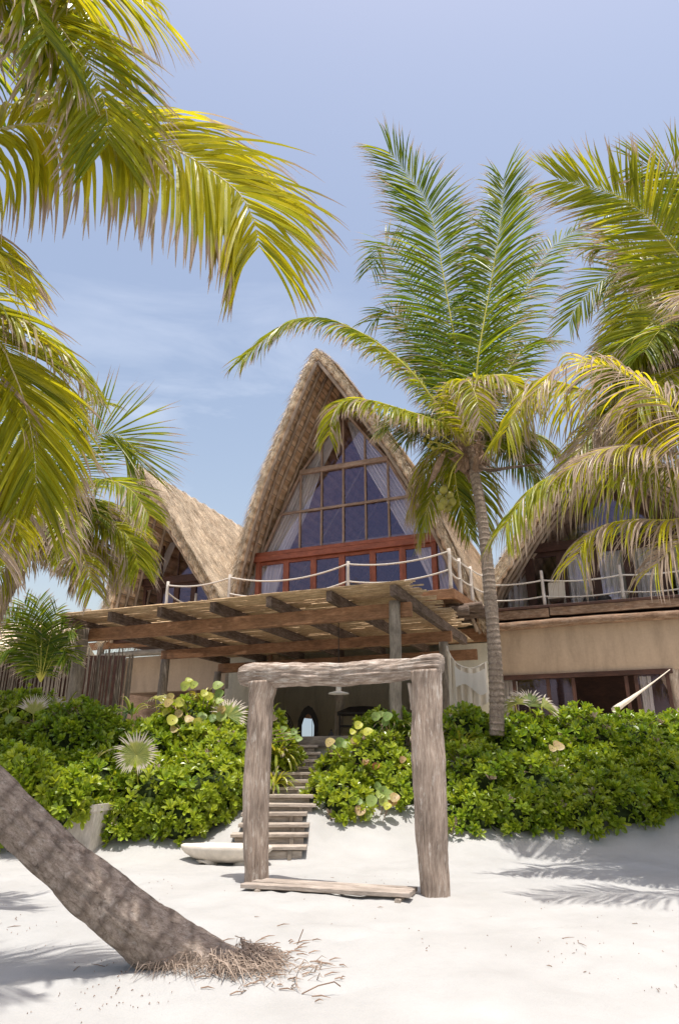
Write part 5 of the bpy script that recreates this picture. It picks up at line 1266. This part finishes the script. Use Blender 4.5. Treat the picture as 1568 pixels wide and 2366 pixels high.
grape([(930, 1755, .85), (936, 1765, .97), (945, 1750, .4), (880, 1650, .3), (868, 1655, .2), (895, 1655, .15), (890, 1668, .1), (940, 1790, .1)], 'sea grape high beside the right gate post inside the opening', 12.9, 4, .075)
grape([(1290, 1722, .82), (1275, 1728, .8)], 'pair of large tan leaves in the middle of the right hedge', 13.0, 5, .09)
grape([(680, 1690, .15), (665, 1700, .3), (690, 1705, .2), (655, 1685, .2)]+scatter(6, 20, 60, 1640, 1700, 9, [.5, .6, .3]), 'sea grape with pale round leaves above the left edge of the stairs', 13.2, 6, .075)
rf = thing('red_flower', at(190, 1632, 14.2), 'small red flowers in front of the left pergola post', 'flowers')
mb = MB()
for px, py in ((176, 1632), (185, 1628), (192, 1636), (208, 1628), (213, 1634), (200, 1640)):
    p = at(px, py, 13.7)
    for k in range(5): leafblade(mb, p, (math.cos(k*1.25), -.4, math.sin(k*1.25)), .07, .04, .1, random, 0, segs=3)
mb.build('petals', M['red'], rf)

# ---------------------------------------------------------------- planter
pc = at(198, 1950, 11.7); gz = G(pc.x, pc.y); zt = at(198, 1856, 11.7).z
pl2 = thing('planter_box', (pc.x, pc.y, gz), 'tapered pale wooden planter with a leafy shrub behind the leaning trunk', 'planter')
mb = MB(); V = []; hh = zt-gz
for z, f in ((-.08, .17), (hh-.10, .265), (hh-.10, .295), (hh, .30), (hh, .25), (hh-.1, .24)):
    for sx, sy in ((-1, -1), (1, -1), (1, 1), (-1, 1)): V.append((pc.x+f*(sx*.95+sy*.25), pc.y+f*(sy*.95-sx*.25), gz+z))
Q = [(i*4+k, i*4+(k+1) % 4, (i+1)*4+(k+1) % 4, (i+1)*4+k) for i in range(5) for k in range(4)]+[(20, 21, 22, 23)]
A = [(v[2]*1.0, (v[0]+v[1])*1.0, 3.3) for v in V]
mb.add(V, A, Q); mb.build('box', M['white_post'], pl2)
bush([(160, 1850, 11.6, .42, .45, .36), (110, 1860, 11.5, .4, .4, .4), (60, 1800, 11.6, .4, .4, .35)], 'leafy shrub spilling from the pale planter', dens=80, size=.15, seed=31, age=.35, name='planter_shrub')

# ---------------------------------------------------------------- neighbouring hut with a stick fence, far left
hut = thing('stick_hut', W(-21, 22, 1.6), 'thatched stick-walled hut half hidden in shade at the far left', 'hut')
mb = MB(); r_ = random.Random(9)
for k in range(176):
    x = -12.4+k*.04; y = 18.1-.0*k+.05*math.sin(k); log(mb, (x+r_.uniform(-.02, .02), y, 1.3), (x+r_.uniform(-.06, .06), y, 3.9+r_.uniform(-.1, .3)), .02, .016, n=5, seg=3)
mb.build('stick_wall', M['greylog'], hut)
mb = MB()
for k in range(7000):
    x = r_.uniform(-13, -7.7); f = r_.random(); y = 17.0+f*3; z = 4.0+f*1.2; ln = r_.uniform(.2, .6); w_ = .015
    mb.add([(x-w_, y, z), (x+w_, y, z), (x+r_.uniform(-.08, .08), y-ln*.7, z-ln*.5-r_.uniform(0, .1))], (0, r_.random(), 0), None, [(0, 1, 2)])
quad(mb, (-13, 17.1, 3.95), (-7.7, 17.1, 3.95), (-7.7, 20.2, 5.1), (-13, 20.2, 5.1)); quad(mb, (-13, 20.2, 5.1), (-7.7, 20.2, 5.1), (-7.7, 23.2, 3.95), (-13, 23.2, 3.95))
mb.build('roof', M['thatch'], hut)
mb = MB(); quad(mb, (-13.4, 20.4, 1.2), (-6.3, 20.4, 1.2), (-6.3, 20.4, 4.3), (-13.4, 20.4, 4.3)); mb.build('wall', M['darkwood'], hut)

# ---------------------------------------------------------------- litter on the sand (nobody could count it)
mb = MB(); r_ = random.Random(21)
cl_ = [(r_.uniform(0, 1568), r_.uniform(2010, 2360)) for _ in range(16)]
for k in range(210):
    cq = r_.choice(cl_); px = r_.gauss(cq[0], 70); py = r_.gauss(cq[1], 22)
    if py < 1995: continue
    p = onz(px, py, 0); p.z = G(p.x, p.y)+.004; ln = r_.uniform(.003, .016) if r_.random() < .92 else r_.uniform(.03, .12); a_ = r_.uniform(0, 6.28)
    q = p+Vector((math.cos(a_)*ln, math.sin(a_)*ln, r_.uniform(0, .01)))
    tube(mb, [p, p.lerp(q, .5)+Vector((0, 0, r_.uniform(0, .006))), q], [r_.uniform(.001, .003), r_.uniform(.0015, .004), .001], n=4, c=r_.random()*9)
for k in range(90):
    px = r_.gauss(600, 90); py = r_.gauss(2235, 35); p = onz(px, py, 0); p.z = G(p.x, p.y)+.006; ln = r_.uniform(.04, .16); a_ = r_.uniform(-.6, .8); q = p+Vector((math.cos(a_)*ln, math.sin(a_)*ln, 0)); q.z = G(q.x, q.y)+r_.uniform(.004, .02)
    tube(mb, [p, p.lerp(q, .5)+Vector((0, 0, .008)), q], [.004, .005, .001], n=3, c=r_.random()*9)
o = mb.build('beach_litter', M['fibre']); tag(o, 'dry twigs and bits of leaf scattered over the white sand', 'litter', kind='stuff')
for i, (px, py, dx, dz, lab) in enumerate(((688, 2188, 8, 26, 'thin twig standing upright in the sand right of the palm foot'), (735, 2290, -25, 3, 'forked dry twig lying on the sand at the middle bottom'))):
    p = onz(px, py, 0); k = 6/1577
    if dz > 10: Pq = [p+Vector((-.02, 0, -.02)), p+Vector((.01, 0, .05)), p+Vector((.04, 0, .12))]
    else: Pq = [p+Vector((-.1, -.05, .0)), p+Vector((0, 0, .03)), p+Vector((.1, .06, .035)), p+Vector((.14, .06, .01))]
    o = MB(); tube(o, Pq, .004, n=5); o = o.build('twig', M['fibre']); tag(o, lab, 'twig')

# ---------------------------------------------------------------- fronds of palms beyond the frame, casting the shadows on the sand
for o_, lab in (((3.2, 7.7), 'off'),):
    pass

# ---------------------------------------------------------------- camera, light, sky
cam = bpy.data.cameras.new('camera'); cam.sensor_fit = 'VERTICAL'; cam.sensor_height = 36; cam.lens = 24; cam.clip_end = 5000; cam.clip_start = .05
co = bpy.data.objects.new('camera', cam); COL.objects.link(co); co.location = (0, 0, EYE); co.rotation_euler = (math.pi/2+TILT, 0, 0); scn.camera = co
sd_ = Vector((.06, -.17, .98)).normalized()
sl = bpy.data.lights.new('sun', 'SUN'); sl.energy = 3.1; sl.angle = R(.55); sl.color = (1.0, .965, .905)
so_ = bpy.data.objects.new('sun', sl); COL.objects.link(so_); so_.rotation_euler = sd_.to_track_quat('Z', 'Y').to_euler()
w = bpy.data.worlds.new('World'); scn.world = w; w.use_nodes = True; nt = w.node_tree; nt.nodes.clear()
out = nt.nodes.new('ShaderNodeOutputWorld'); bg = nt.nodes.new('ShaderNodeBackground'); sky = nt.nodes.new('ShaderNodeTexSky')
sky.sky_type = 'NISHITA'; sky.sun_disc = False; el = math.asin(sd_.z); sky.sun_elevation = el; sky.sun_rotation = math.atan2(sd_.x, sd_.y)
sky.air_density = 1.5; sky.dust_density = 3.0; sky.ozone_density = .3; sky.altitude = 0
bg.inputs['Strength'].default_value = .103
# thin cirrus
tc = nt.nodes.new('ShaderNodeTexCoord'); nn = noise_n(nt, vmul(nt, tc.outputs['Generated'], (1.0, 1.0, 4.5)), 2.1, 6, .6, .6)
rp = ramp(nt, nn, [(.5, (0, 0, 0)), (.8, (.3, .3, .3))])
dt = nt.nodes.new('ShaderNodeVectorMath'); dt.operation = 'DOT_PRODUCT'; nt.links.new(tc.outputs['Generated'], dt.inputs[0]); dt.inputs[1].default_value = ray(470, 960).normalized()
mk = math_(nt, 'MULTIPLY', math_(nt, 'SUBTRACT', dt.outputs['Value'], .955), 24, True)
fc = math_(nt, 'MULTIPLY', rp.outputs[0], mk)
skc = mixc(nt, 1.0, sky.outputs[0], (1.17, 1.06, 1.02), 'MULTIPLY')
mc_ = mixc(nt, fc, skc, (8.0, 8.2, 8.8))
nt.links.new(mc_, bg.inputs['Color']); nt.links.new(bg.outputs[0], out.inputs[0])
scn.view_settings.view_transform = 'Standard'; scn.view_settings.look = 'None'; scn.view_settings.exposure = .78; scn.view_settings.gamma = 1
scn.cycles.max_bounces = 7; scn.cycles.transparent_max_bounces = 10
for o in bpy.data.objects:
    if '_off' in o: del o['_off']
